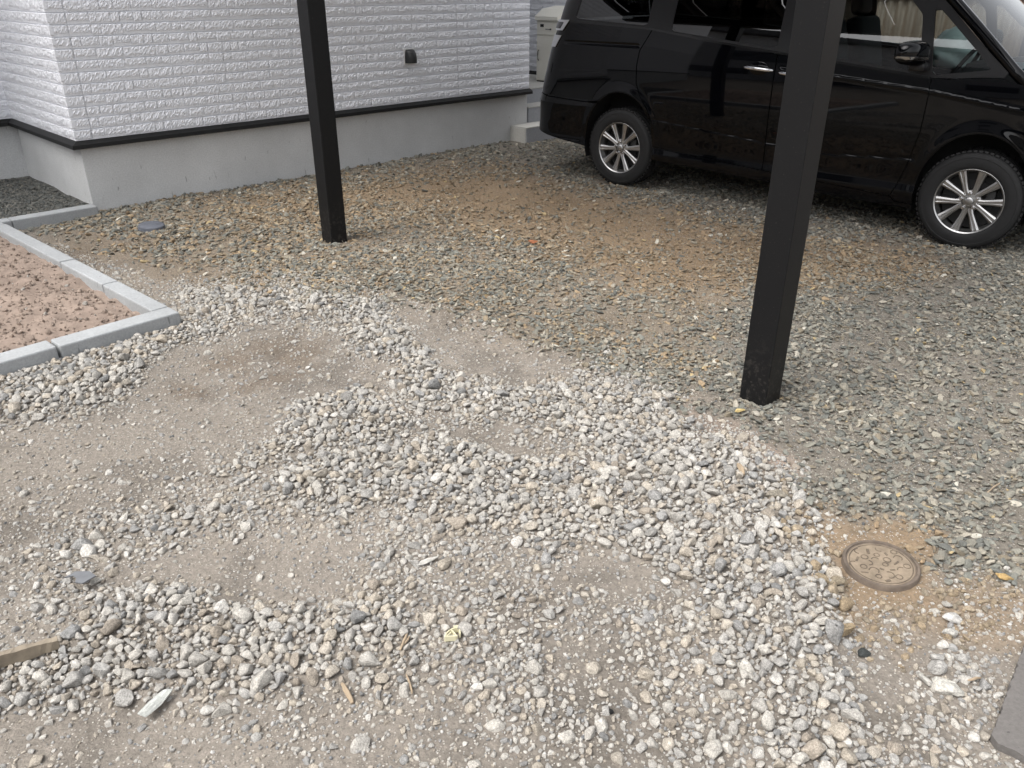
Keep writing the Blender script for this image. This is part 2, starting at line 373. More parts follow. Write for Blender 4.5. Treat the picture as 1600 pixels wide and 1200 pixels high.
grit = mult(nt, vd.outputs[1], (.0, .0, .0), 0.0)
gcol = ramp(nt, vd.outputs[1], [(.0, (.16, .14, .12)), (.5, (.36, .33, .29)), (1.0, (.58, .55, .50))])
c = mixc(nt, spk.outputs[0], c, gcol)
nt.links.new(c, b.inputs['Base Color']); b.inputs['Roughness'].default_value = .95; b.inputs['Specular IOR Level'].default_value = .15
hsum = N(nt, 'ShaderNodeMath', operation='MULTIPLY_ADD'); hsum.inputs[1].default_value = .6
nt.links.new(spk.outputs[0], hsum.inputs[0]); nt.links.new(noise(nt, 110, 5, .7, co), hsum.inputs[2])
bump(nt, b, hsum.outputs[0], 1.0, .008)
me = np_mesh('ground', V, Fq, M_GROUND, True)
ca = me.attributes.new('dirt', 'FLOAT_COLOR', 'POINT')
gc = ground_colour(V[:, 0], V[:, 1]); ca.data.foreach_set('color', np.concatenate([gc, np.ones((len(gc), 1))], 1).astype(np.float32).ravel())
ground = link('ground', me); tag(ground, 'packed brownish dirt yard strewn with gravel', 'ground', kind='structure')

# ------------------------------------------------------------------ stone shapes
def ico(sub):
    bm = bmesh.new(); bmesh.ops.create_icosphere(bm, subdivisions=sub, radius=1.0)
    V_ = np.array([v.co[:] for v in bm.verts]); F_ = np.array([[v.index for v in f.verts] for f in bm.faces]); bm.free(); return V_, F_
def stone_shape(sub, planes, k, squash, rng, rough=.03, asym=.12):
    V_, F_ = ico(sub); n = rng.normal(size=(planes, 3)); n /= np.linalg.norm(n, axis=1)[:, None]; d = rng.uniform(.56, .98, planes)
    dots = np.maximum(V_ @ n.T, 1e-3)/d
    inv = (np.sum(dots**k, 1)+1.0**k)**(1.0/k)
    P = V_/inv[:, None]; P = P*(1+rng.normal(size=(len(P), 1))*rough)
    P = P*np.array([1, rng.uniform(.68, .95), squash*rng.uniform(.85, 1.15)])
    P[:, 0] += asym*P[:, 1]**2
    r = np.abs(P).max(0); P = P/max(r[0], r[1]); return P, F_
stash = bpy.data.collections.new('stone_shapes')         # never linked to the scene: only shape sources
def hull_stone(rng, npts, squash, bev):
    bm = bmesh.new(); P = rng.normal(size=(npts, 3)); P /= np.linalg.norm(P, axis=1)[:, None]; P *= rng.uniform(.72, 1.0, (npts, 1)); P *= np.array([1, rng.uniform(.7, 1), squash*rng.uniform(.85, 1.2)])
    vs_ = [bm.verts.new(p) for p in P]; r = bmesh.ops.convex_hull(bm, input=vs_)
    bmesh.ops.delete(bm, geom=[g_ for g_ in set(r['geom_interior']+r['geom_unused']) if isinstance(g_, bmesh.types.BMVert)], context='VERTS')
    bmesh.ops.dissolve_limit(bm, angle_limit=math.radians(9), verts=bm.verts, edges=bm.edges)
    if bev > 0: bmesh.ops.bevel(bm, geom=list(bm.edges), offset=bev, segments=1, affect='EDGES', profile=.5)
    bmesh.ops.triangulate(bm, faces=bm.faces); bmesh.ops.recalc_face_normals(bm, faces=bm.faces)
    bm.verts.index_update()
    V_ = np.array([v.co[:] for v in bm.verts]); F_ = np.array([[v.index for v in f.verts] for f in bm.faces]); bm.free()
    r_ = np.abs(V_).max(0); return V_/max(r_[0], r_[1]), F_
def variants(name, cnt, mat, hull=None, **kw):
    col = bpy.data.collections.new(name+'_shapes'); res = []
    for i in range(cnt):
        P, F_ = hull_stone(RNG, *hull) if (hull and i % 10 < 7) else stone_shape(rng=RNG, **kw); me_ = np_mesh(f'{name}_shape', P, F_, mat, True)
        me_.set_sharp_from_angle(angle=math.radians(26))
        o_ = bpy.data.objects.new(f'{name}_shape_{i:02d}', me_); col.objects.link(o_); res.append(me_)
    return col, res
C_PALE, V_PALE = variants('gravel_stone', 30, M_PALE, hull=(17, .74, .07), sub=2, planes=11, k=34, squash=.74, rough=.016)
C_CHIP, V_CHIP = variants('slate_chip', 24, M_SLATE, hull=(13, .48, .03), sub=2, planes=15, k=45, squash=.42, rough=.012)
C_GRIT, V_GRIT = variants('grit', 8, M_PALE, sub=1, planes=8, k=14, squash=.75, rough=.04)

def scatter_object(name, P, rot, scl, idx, colr, shapes, mat):
    me_ = bpy.data.meshes.new(name); me_.vertices.add(len(P)); me_.vertices.foreach_set('co', np.asarray(P, np.float32).ravel())
    for nm, ty, key, arr in (('rot', 'FLOAT_VECTOR', 'vector', rot), ('scl', 'FLOAT_VECTOR', 'vector', scl), ('pick', 'INT', 'value', idx), ('col', 'FLOAT_COLOR', 'color', colr)):
        a = me_.attributes.new(nm, ty, 'POINT'); a.data.foreach_set(key, np.asarray(arr, np.int32 if ty == 'INT' else np.float32).ravel())
    me_.materials.append(mat)
    o_ = link(name, me_)
    ng = bpy.data.node_groups.new(name+'_nodes', 'GeometryNodeTree')
    ng.interface.new_socket('Geometry', in_out='INPUT', socket_type='NodeSocketGeometry'); ng.interface.new_socket('Geometry', in_out='OUTPUT', socket_type='NodeSocketGeometry')
    gi = ng.nodes.new('NodeGroupInput'); go = ng.nodes.new('NodeGroupOutput'); ip = ng.nodes.new('GeometryNodeInstanceOnPoints'); ci = ng.nodes.new('GeometryNodeCollectionInfo')
    ci.inputs['Collection'].default_value = shapes; ci.inputs['Separate Children'].default_value = True; ci.inputs['Reset Children'].default_value = True
    def attr(nm, ty):
        n_ = ng.nodes.new('GeometryNodeInputNamedAttribute'); n_.data_type = ty; n_.inputs['Name'].default_value = nm; return n_.outputs['Attribute']
    e2r = ng.nodes.new('FunctionNodeEulerToRotation'); ng.links.new(attr('rot', 'FLOAT_VECTOR'), e2r.inputs[0])
    ng.links.new(gi.outputs[0], ip.inputs['Points']); ng.links.new(ci.outputs[0], ip.inputs['Instance']); ip.inputs['Pick Instance'].default_value = True
    ng.links.new(attr('pick', 'INT'), ip.inputs['Instance Index']); ng.links.new(e2r.outputs[0], ip.inputs['Rotation']); ng.links.new(attr('scl', 'FLOAT_VECTOR'), ip.inputs['Scale'])
    ng.links.new(ip.outputs[0], go.inputs[0])
    md = o_.modifiers.new('scatter', 'NODES'); md.node_group = ng
    return o_
def in_cyl(x, y): return np.hypot(x-MHC[0], y-MHC[1]) < MHR+.012
P1c = np.array([-1.244, 5.391]); P2c = np.array([1.0746, 3.003])          # nearest vertical edge of each post at ground level
POSTS = []
for pc in (P1c, P2c): POSTS.append(pc + .0625*(AX[:2]+BX[:2]))
CAPC = G(237, 356, .01)
def blocked(x, y, m=0.0):
    b_ = house_in(x, y, m) | planter_in(x, y, m) | in_cyl(x, y) | (np.hypot(x-CAPC[0], y-CAPC[1]) < .092) | pave_in(x, y, m)
    for p in POSTS: b_ = b_ | ((np.abs((x-p[0])*AX[0]+(y-p[1])*AX[1]) < .0625) & (np.abs((x-p[0])*BX[0]+(y-p[1])*BX[1]) < .0625))
    return b_

# ---- pale rounded gravel, packed by dart throwing (largest first)
acc = []; grid = {}; CS = .04
def pale_density(x, y):
    base = samp(PALE_BASE, x, y, .6); d = samp(PALE_D, x, y)*np.clip(base+.15, 0, 1)
    return d, base
x0, x1, y0, y1 = -3.3, 2.9, .55, 5.4
for rad, per_m2, kdens, floor in ((.0275, 18, 1.6, .010), (.0235, 95, 1.4, .015), (.0192, 430, 1.2, .022), (.0155, 1300, 1.0, .03), (.0118, 3600, .75, .05), (.0086, 6500, .5, .10), (.0060, 9000, .45, .16)):
    n = int((x1-x0)*(y1-y0)*per_m2); xs = RNG.uniform(x0, x1, n); ys = RNG.uniform(y0, y1, n)
    u_, v_ = to_px(xs, ys); vis = (u_ > -160) & (u_ < 1760) & (v_ < 1330); xs, ys = xs[vis], ys[vis]
    d, base = pale_density(xs, ys); pr = np.clip(d**kdens + floor*base*(1-.62*samp(BARE, xs, ys)), 0, 1)
    ok = (RNG.random(len(xs)) < pr) & ~blocked(xs, ys, rad*.6); xs, ys, d = xs[ok], ys[ok], d[ok]
    rr = rad*RNG.uniform(.82, 1.18, len(xs))
    for x, y, r, dd in zip(xs.tolist(), ys.tolist(), rr.tolist(), d.tolist()):
        cx, cy = int(x//CS), int(y//CS); good = True
        for i in (-2, -1, 0, 1, 2):
            for j in (-2, -1, 0, 1, 2):
                for (x2, y2, r2) in grid.get((cx+i, cy+j), ()):
                    if (x-x2)**2+(y-y2)**2 < ((.70 if dd > .5 else .8)*(r+r2))**2: good = False; break
                if not good: break
            if not good: break
        if good:
            grid.setdefault((cx, cy), []).append((x, y, r)); acc.append((x, y, r, dd))
acc = np.array(acc); n = len(acc); print('pale stones', n)
gzp = ground_h(acc[:, 0], acc[:, 1])
dens = acc[:, 3]
PZ = gzp + acc[:, 2]*(.16*RNG.uniform(.2, 1.4, n) + .40*dens) 
rot = np.stack([RNG.normal(0, .35, n), RNG.normal(0, .35, n), RNG.uniform(0, 6.283, n)], 1)
scl = acc[:, 2:3]*np.stack([RNG.uniform(.95, 1.25, n), RNG.uniform(.85, 1.1, n), RNG.uniform(.8, 1.2, n)], 1)
PAL = np.array([(.57, .545, .505), (.51, .49, .46), (.45, .44, .425), (.36, .36, .36), (.50, .445, .375), (.40, .35, .295), (.63, .61, .58), (.25, .255, .26), (.54, .49, .425)])
pc_ = PAL[RNG.choice(len(PAL), n, p=[.23, .21, .16, .065, .11, .065, .08, .02, .06])]*RNG.uniform(.85, 1.12, (n, 1))
pc_ = (pc_*.86 + np.array((.40, .365, .32))*.14)*np.array((.965, .958, .94))
tn = samp(TAN, acc[:, 0], acc[:, 1]); tb = RNG.random(n) < tn*.75
pc_[tb] = np.array([(.36, .285, .195), (.31, .25, .175), (.40, .33, .24), (.27, .23, .175)])[RNG.integers(0, 4, int(tb.sum()))]
idx = RNG.integers(0, len(V_PALE), n)
dist = np.sqrt(acc[:, 0]**2+acc[:, 1]**2+CAM_H**2); u_, v_ = to_px(acc[:, 0], acc[:, 1]); inframe = (u_ > 8) & (u_ < 1592) & (v_ > 0) & (v_ < 1192)
order = np.argsort(-(acc[:, 2]/dist)*inframe); big = order[:300]; rest = order[300:]
for i in big:
    o = link('gravel_stone', V_PALE[idx[i]], ground); o.location = (acc[i, 0], acc[i, 1], PZ[i]); o.rotation_euler = rot[i].tolist(); o.scale = scl[i].tolist(); o['col'] = [float(t) for t in pc_[i]]
one = np.ones((n, 1)); pcol = np.concatenate([pc_, one], 1)
o = scatter_object('pale_gravel', np.stack([acc[rest, 0], acc[rest, 1], PZ[rest]], 1), rot[rest], scl[rest], idx[rest], pcol[rest], C_PALE, M_PALE)
tag(o, 'pale grey rounded gravel spread in patches over the bare dirt', 'gravel', kind='stuff')

# ---- fine grit lying on all the bare dirt
n = 90000
yy = 0.7 + (RNG.random(n)**1.6)*5.2; xx = RNG.uniform(-1, 1, n)*(yy*.75+.55)
gd = np.clip(.30 + .5*samp(PALE_D, xx, yy, 1.0) + .9*np.clip(fbm(xx, yy, 5.0, 3)-.45, 0, 1)*2, 0, 1)
gd = gd*(1-.5*samp(BARE, xx, yy))
ok = (RNG.random(n) < gd) & ~blocked(xx, yy, 0); xx, yy = xx[ok], yy[ok]; n = len(xx)
rr = .0018 + .0046*RNG.random(n)**2.2
gp = np.stack([xx, yy, ground_h(xx, yy)+rr*.25], 1); ci_ = PAL[RNG.integers(0, len(PAL), n)]*RNG.uniform(.85, 1.15, (n, 1))*(1-.5*samp(SLATE_DOM, xx, yy)[:, None])
o = scatter_object('grit', gp, RNG.uniform(0, 6.28, (n, 3)), rr[:, None]*RNG.uniform(.8, 1.25, (n, 3)), RNG.integers(0, 8, n), np.concatenate([ci_, np.ones((n, 1))], 1), C_GRIT, M_PALE)
tag(o, 'fine light grit scattered over the packed dirt', 'grit', kind='stuff')

# ---- flat slate chips
def lattice(x0, x1, y0, y1, st):
    a, b_ = np.meshgrid(np.arange(x0, x1, st), np.arange(y0, y1, st)); a = a.ravel(); b_ = b_.ravel()
    return a+RNG.uniform(-.6, .6, len(a))*st, b_+RNG.uniform(-.6, .6, len(a))*st
parts_x, parts_y, parts_s = [], [], []
for (st, ylo, yhi, smul) in ((.0158, 1.3, 5.0, 1.0), (.020, 5.0, 7.6, 1.12), (.027, 7.6, 11.0, 1.3)):
    a, b_ = lattice(-5.2, 7.0, ylo, yhi, st); parts_x.append(a); parts_y.append(b_); parts_s.append(np.full(len(a), smul))
xx = np.concatenate(parts_x); yy = np.concatenate(parts_y); sm = np.concatenate(parts_s)
u_, v_ = to_px(xx, yy); vis = (u_ > -120) & (u_ < 1720) & (v_ < 1280)
xx, yy, sm = xx[vis], yy[vis], sm[vis]
cd = samp(CHIP_D, xx, yy); pat = np.clip((fbm(xx, yy, 3.5, 4)-.25)*3.6, .35, 1)
ha, hb = hcoord(xx, yy)
dark_zone = (ha < -.02) & (hb > -.32) & (hb < 1.6) & planter_in(xx, yy, .3)
ok = (RNG.random(len(xx)) < np.maximum(cd*pat, 0)) & ~blocked(xx, yy, .004); xx, yy, sm = xx[ok], yy[ok], sm[ok]; n = len(xx)
print('chips', n)
rr = (.0048 + .0150*RNG.random(n)**2.3)*sm
lft = np.clip((-xx-.6)/1.5, 0, 1); rr = rr*(1+.18*lft)
tz = ground_h(xx, yy) + RNG.uniform(-.001, .011, n)
rot = np.stack([RNG.normal(0, .33, n), RNG.normal(0, .33, n), RNG.uniform(0, 6.283, n)], 1)
scl = rr[:, None]*np.stack([RNG.uniform(1.0, 1.55, n), RNG.uniform(.8, 1.1, n), RNG.uniform(.7, 1.2, n)], 1)
SLA = np.array([(.205, .208, .190), (.25, .243, .215), (.155, .160, .152), (.30, .28, .24), (.24, .21, .165), (.36, .335, .29)])
BRN = np.array([(.34, .26, .175), (.30, .225, .15), (.27, .22, .16), (.36, .295, .215), (.24, .195, .145), (.29, .26, .21)])
br = np.clip(samp(BROWN, xx, yy)*1.05 + .05*lft, 0, 1)
isb = RNG.random(n) < br*.85
cc = np.where(isb[:, None], BRN[RNG.integers(0, 6, n)], SLA[RNG.choice(6, n, p=[.24, .22, .20, .16, .11, .07])])*RNG.uniform(.8, 1.15, (n, 1))
odd = RNG.random(n); cc[odd < .010] = (.54, .52, .47); cc[(odd > .010) & (odd < .018)] = (.44, .35, .21); cc[(odd > .022) & (odd < .03)] = (.46, .43, .38)
dist = np.sqrt(xx**2+yy**2+CAM_H**2); u_, v_ = to_px(xx, yy); inf = (u_ > 8) & (u_ < 1592) & (v_ < 1192)
cc = cc*np.array((1.10, 1.08, 1.03)); idx = RNG.integers(0, len(V_CHIP), n); order = np.argsort(-(scl[:, 0]/dist)*inf); big = order[:300]; rest = order[300:]
for i in big:
    o = link('slate_chip', V_CHIP[idx[i]], ground); o.location = (xx[i], yy[i], tz[i]); o.rotation_euler = rot[i].tolist(); o.scale = scl[i].tolist(); o['col'] = [float(t) for t in cc[i]]
o = scatter_object('slate_gravel', np.stack([xx, yy, tz], 1)[rest], rot[rest], scl[rest], idx[rest], np.concatenate([cc, np.ones((n, 1))], 1)[rest], C_CHIP, M_SLATE)
tag(o, 'flat angular grey-green slate chips around and under the van', 'gravel', kind='stuff')
# ------------------------------------------------------------------ house
Z_FLASH, Z_SID, ROW = .482, .540, .0806
house = empty('house', hp(0, 0), RZ_H)          # own axes: x along the main wall, y into the house
tag(house, 'white house with stone-pattern siding on a grey concrete foundation', 'house')
WL = 4.86                                         # main wall length
m = MB()
LW = 6.0                                          # inner side wall runs on to the left
foot = [(0, 0), (WL, 0), (WL, 6), (-LW, 6), (-LW, 1.62), (0, 1.62)]
m.prism(foot, -.25, Z_FLASH); m.build('foundation', M_FOUND, house)
def offset_loop(off): return [(-off, -off), (WL+off*.6, -off), (WL+off*.6, 6), (-LW, 6), (-LW, 1.62-off), (-off, 1.62-off)]
m = MB(); m.prism(offset_loop(.014), Z_SID-.004, 5.6); m.build('wall', M_SIDING, house)
# drip flashing: sloping top, turned-down lip, run as three lengths
def flashing(p0, p1, ext0, ext1):
    p0 = Vector((*p0, 0)); p1 = Vector((*p1, 0)); t = (p1-p0).normalized(); n_ = Vector((t.y, -t.x, 0))
    mm = MB(); prof = [(-.01, Z_SID+.006), (.030, Z_SID-.002), (.066, Z_FLASH+.034), (.069, Z_FLASH+.006), (.062, Z_FLASH+.004), (.058, Z_FLASH+.026), (.03, Z_FLASH+.022), (-.01, Z_FLASH+.012)]
    rings = []
    for p, e in ((p0, -ext0), (p1, ext1)):
        rings.append([mm.bm.verts.new(p + n_*q + t*(e(q) if callable(e) else e) + Vector((0, 0, z))) for q, z in prof])
    k = len(prof)
    for i in range(k): mm.bm.faces.new((rings[0][i], rings[0][(i+1) % k], rings[1][(i+1) % k], rings[1][i]))
    mm.bm.faces.new(rings[0][::-1]); mm.bm.faces.new(rings[1])
    return mm.build('drip_flashing', M_FLASH, house)
for pp in (((0, 0), (WL, 0), 0, .03),):
    pass
def flash_run(p0, p1, m0, m1):
    p0 = Vector((*p0, 0)); p1 = Vector((*p1, 0)); t = (p1-p0).normalized(); n_ = Vector((t.y, -t.x, 0)); mm = MB()
    prof = [(-.01, Z_SID+.006), (.030, Z_SID-.002), (.066, Z_FLASH+.034), (.069, Z_FLASH+.006), (.062, Z_FLASH+.004), (.058, Z_FLASH+.026), (.03, Z_FLASH+.022), (-.01, Z_FLASH+.012)]
    r = [[mm.bm.verts.new(p + n_*q + t*(s*q) + Vector((0, 0, z))) for q, z in prof] for p, s in ((p0, m0), (p1, m1))]; k = len(prof)
    for i in range(k): mm.bm.faces.new((r[0][i], r[0][(i+1) % k], r[1][(i+1) % k], r[1][i]))
    mm.bm.faces.new(r[0][::-1]); mm.bm.faces.new(r[1]); mm.build('drip_flashing', M_FLASH, house)
flash_run((0, 0), (WL+.025, 0), -1, 0); flash_run((0, 1.62), (0, 0), 1, 1); flash_run((-LW, 1.62), (0, 1.62), 0, -1)

# siding stones: rough faces in courses with a flat lip and a groove under each
def stone_face(w, lip, rng):
    nx_ = max(5, int(w/.010)); xs = np.linspace(0, w, nx_+1); xs[1:-1] += rng.uniform(-.0025, .0025, nx_-1)
    hgt = ROW
    m_ = (hgt-.010-lip-.003)/4
    rows = [(.000, .000), (.0025, .0065), (lip, .0075), (lip+.003, .011), (lip+.003+m_, .0135), (lip+.003+2*m_, .014), (lip+.003+3*m_, .0135), (hgt-.010, .0125), (hgt-.006, .0105), (hgt-.0035, .000)]
    V_, F_ = [], []
    for j, (z, d) in enumerate(rows):
        for i, x in enumerate(xs):
            e = 0 if 3 <= j <= 7 else 1
            dd = d + (rng.uniform(-.0045, .0038) if not e else rng.uniform(-.0008, .0008)*(0 < j < 9))
            if i in (0, nx_) and 3 <= j <= 7: dd -= .0065
            V_.append((x, -dd, z + (rng.uniform(-.0018, .0018) if not e else 0)))
    W_ = nx_+1
    for j in range(len(rows)-1):
        for i in range(nx_): a = j*W_+i; F_.append((a, a+1, a+1+W_, a+W_))
    return np.array(V_), np.array(F_)
WIDTHS = [.07, .10, .13, .16, .20, .25]
SV = []
for w in WIDTHS:
    for k in range(4):
        P, F_ = stone_face(w, RNG.choice([.012, .017, .024]), RNG); SV.append((w, np_mesh('siding_stone', P, F_, M_SIDING, False), P, F_))
def fill(length, breaks):
    cuts = [0]+breaks+[length]; out = []
    for a, b_ in zip(cuts[:-1], cuts[1:]):
        L_ = b_-a; ws = []
        while sum(ws) < L_-.02: ws.append(random.choice(WIDTHS))
        s = L_/sum(ws); p = a
        for w in ws: out.append((p, w, s)); p += w*s
    return out
items = []
def wall_courses(origin, rz, length, breaks, zrow0, rows):
    M0 = Matrix.Translation((*origin, 0)) @ Matrix.Rotation(rz, 4, 'Z')
    for r in range(rows):
        for p, w, s in fill(length, breaks):
            cand = [q for q in SV if q[0] == w]; q = random.choice(cand)
            gap = .0025 if any(abs(p-bk) < 1e-6 for bk in breaks) else 0
            items.append((M0 @ Matrix.Translation((p+gap, 0, zrow0+r*ROW)) @ Matrix.Diagonal(((s*w-gap)/w, 1, 1, 1)), q, zrow0+r*ROW))
OFF = .0145
wall_courses((-OFF, -OFF), 0, WL+OFF*1.6, [.115, 3.82], Z_SID, 30)
wall_courses((-OFF, 1.62-OFF), -math.pi/2, 1.62, [1.62-.10], Z_SID, 30)
wall_courses((-LW, 1.62-OFF), 0, LW-OFF, [4.0], Z_SID, 30)
mm = MB()
for r in range(30):
    z0_ = Z_SID+r*ROW; lip_ = random.choice([.012, .017, .024])
    for (za, zb, dp) in ((.0025, lip_, .0072), (lip_+.001, ROW-.004, .0125)):
        mm.box((-OFF-dp/2+.004, -OFF-dp/2+.004, z0_+(za+zb)/2), (dp+.012, dp+.012, zb-za), bev=.002, seg=1)
mm.build('corner_blocks', M_SIDING, house)['kind'] = 'stuff'
HM = Matrix.Translation(HC.tolist()) @ Matrix.Rotation(RZ_H, 4, 'Z')
scored = []
for k, (Mx, q, z) in enumerate(items):
    wpt = HM @ Mx @ Vector((q[0]/2, 0, ROW/2)); u, v = to_px(wpt.x, wpt.y, wpt.z)
    vis = 0 < u < 1600 and -5 < v < 1200
    scored.append((-(q[0]*Mx.to_scale().x if vis else 0)/max(wpt.length, .1), k))
scored.sort(); chosen = {k for _, k in scored[:300]}
bv, bf, base = [], [], 0
for k, (Mx, q, z) in enumerate(items):
    if k in chosen:
        o = link('siding_stone', q[1], house); o.matrix_local = Mx
    else:
        A_ = np.array(Mx); bv.append(q[2] @ A_[:3, :3].T + A_[:3, 3]); bf.append(q[3]+base); base += len(q[2])
o = link('siding_stones', np_mesh('siding_stones', np.concatenate(bv), np.concatenate(bf), M_SIDING, False), house); o['kind'] = 'stuff'
# entrance wing set back to the right
AW = 6.42
m = MB(); m.box((AW+1.5, 3.1, .1), (3.0, 5.8, .7)); m.build('wing_foundation', M_FOUND, house)
m = MB(); m.box((AW+1.5-.016, 3.1-.016, Z_SID+2.5), (3.0, 5.8, 5.0)); m.build('wing_wall', M_SIDING, house)
flash_run((AW, 6.0), (AW, .2), 0, 1)
items2 = []
bv, bf, base = [], [], 0
M0 = Matrix.Translation((AW-OFF-.003, 6.0, 0)) @ Matrix.Rotation(-math.pi/2, 4, 'Z')
for r in range(26):
    for p, w, s in fill(5.8, []):
        q = random.choice([t for t in SV if t[0] == w]); A_ = np.array(M0 @ Matrix.Translation((p, 0, Z_SID+.03+r*ROW)) @ Matrix.Diagonal((s, 1, 1, 1)))
        bv.append(q[2] @ A_[:3, :3].T + A_[:3, 3]); bf.append(q[3]+base); base += len(q[2])
o = link('wing_siding_stones', np_mesh('wing_siding_stones', np.concatenate(bv), np.concatenate(bf), M_SIDING, False), house); o['kind'] = 'stuff'
M_ROOF = simple('dark_metal_roof', (.05, .05, .055), .5)
m = MB(); m.box((2.2, 4.2, 5.75), (16.0, 7.2, .3), bev=.02); m.build('roof', M_ROOF, house)
# vent hood on the main wall
vx, vz = 3.18, .972
m = MB(); rings = []
for t in range(-2, 9):
    th_ = max(t, 0)/8*math.pi/2; cc_ = max(math.cos(th_), 0)**.55; zz = vz-.060+(t+2)*.016 if t <= 0 else vz-.028+.090*math.sin(th_)
    rings.append([m.bm.verts.new((vx+.058*math.sin(f_)*(.55+.45*cc_), -OFF-.012-.086*math.cos(f_)**.75*cc_, zz)) for f_ in [(-.5+k/16)*math.pi*.999 for k in range(17)]])
for a, b_ in zip(rings[:-1], rings[1:]):
    for k in range(16): m.bm.faces.new((a[k], a[k+1], b_[k+1], b_[k]))
m.bm.faces.new(rings[0])
vent = m.build('vent_hood', simple('charcoal_plastic', (.012, .013, .014), .5), house, angle=50)
m = MB(); m.box((vx, -OFF-.006, vz), (.138, .02, .150), bev=.004); m.build('vent_seal', simple('white_sealant', (.7, .7, .7), .6), vent)

# ------------------------------------------------------------------ porch: steps in grey tile with pale treads
porch = empty('porch_steps', hp(4.6, 0), RZ_H); tag(porch, 'grey tiled entrance steps beside the white house corner', 'steps')
def slab(name, x0_, x1_, y0_, y1_, z0_, z1_, par, tread=True):
    mm = MB(); mm.box(((x0_+x1_)/2, (y0_+y1_)/2, (z0_+z1_)/2-.006), (x1_-x0_, y1_-y0_, z1_-z0_-.012)); o_ = mm.build(name, M_TILE, par)
    n_ = int(round((x1_-x0_)/.45)); w = (x1_-x0_)/n_
    for i in range(n_):
        t_ = MB(); t_.box((x0_+w*(i+.5), (y0_+y1_)/2-.003, z1_-.006), (w-.004, y1_-y0_+.008, .012), bev=.002, seg=1); t_.build('tread_tile', M_TILETOP, par)
        t_ = MB(); t_.box((x0_+w*(i+.5), y0_-.004, (z0_+z1_)/2-.007), (w-.004, .008, z1_-z0_-.016)); t_.build('riser_tile', M_TILE, par)
    return o_
slab('step', 0.0, 2.9, -.25, .1, -.1, .165, porch); slab('step', .275, 2.9, .0, .4, .1, .335, porch); slab('landing', .275, 1.80, .25, 2.2, .2, .50, porch)
m = MB(); m.box((-.004, -.075, .026), (.008, .34, .25)); m.build('end_tile', M_TILETOP, porch)

# delivery box on the landing, facing along the wall
bx0 = hp(5.77, .55, .50); dbox = empty('delivery_box', bx0, RZ_H-math.pi/2); tag(dbox, 'tall cream steel delivery box with slanted top on the porch', 'delivery box')
# own axes: -y is the front after the turn; x to its right
BW, BD, BH = .37, .34, .70
m = MB(); m.box((0, BD/2, .012+BH/2), (BW, BD, BH), bev=.006)
m.build('cabinet', M_BOX, dbox)
m = MB(); side = [(-.035, BH+.012), (-.035, BH+.052), (.10, BH+.135), (BD, BH+.165), (BD, BH+.012)]
va = [m.bm.verts.new((-BW/2-.004, y_, z_)) for y_, z_ in side]; vb = [m.bm.verts.new((BW/2+.004, y_, z_)) for y_, z_ in side]
for i in range(5): m.bm.faces.new((va[i], va[(i+1) % 5], vb[(i+1) % 5], vb[i]))
m.bm.faces.new(va[::-1]); m.bm.faces.new(vb); m.build('lid', M_BOX, dbox)
m = MB(); m.box((0, -.006, .012+.265), (BW-.03, .014, .51), bev=.003); door = m.build('door', M_BOX, dbox)
m = MB(); m.tube([(-.135, -.013, .25), (-.135, -.030, .265), (-.135, -.034, .31), (-.135, -.030, .355), (-.135, -.013, .37)], .006); m.build('handle', simple('dark_handle', (.05, .05, .05), .4), door)
m = MB(); m.box((0, -.005, .62), (BW-.03, .012, .145), bev=.003); pan = m.build('upper_panel', M_BOX, dbox)
m = MB(); m.box((-.085, -.013, .650), (.055, .006, .032)); m.build('number_lock', M_BOXDK, pan)
m = MB(); m.box((.01, -.013, .612), (.075, .005, .007)); m.build('slot', M_BOXDK, pan)
m = MB(); m.lathe([(.009, 0), (.009, .012)], 12, Matrix.Translation((.06, -.011, .612)) @ Matrix.Rotation(math.pi/2, 4, 'X'), True); m.build('key_lock', M_BOXDK, pan)
m = MB(); m.box((0, BD/2, .007), (BW-.01, BD-.01, .014)); m.build('plinth', M_BOXDK, dbox)

# ------------------------------------------------------------------ kerbs
kang = math.atan2(kd[1], kd[0]); KW, KH, KL = .092, .34, .600
kerb = empty('kerb', (KO[0], KO[1], 0), kang); tag(kerb, 'pale grey concrete kerb blocks edging the reddish soil bed', 'kerb')
# own axes: x along the long run, y into the planter
def kblock(c, d, par, bev=.008):
    mm = MB(); mm.box(c, d, bev=bev, seg=2)
    return mm.build('kerb_block', M_KERB, par)
zc = .085-KH/2
kx = .125
while kx < kl-.15:
    L_ = min(KL, kl+.02-kx)
    kblock((kx+L_/2, KW/2+random.uniform(-.003, .003), zc+random.uniform(-.003, .003)), (L_-.006, KW, KH), kerb); kx += L_+.004
ky = .0
for k in range(5):
    kblock((.060, ky+KL/2, zc+(.0 if k == 0 else random.uniform(-.004, .004))), (.120, KL-.006, KH), kerb); ky += KL+(.008 if k == 0 else .003)
kerb2 = empty('kerb', hp(-.02, -.11), RZ_H+math.pi); tag(kerb2, 'short concrete kerb running to the house corner beside dark gravel', 'kerb')
kx = 0.0
for L_ in (.60, .60, .60, .60):
    mm = MB(); mm.box((kx+L_/2, 0, .075-KH/2), (L_-.004, .11, KH), bev=.008); mm.build('kerb_block', M_KERB, kerb2); kx += L_
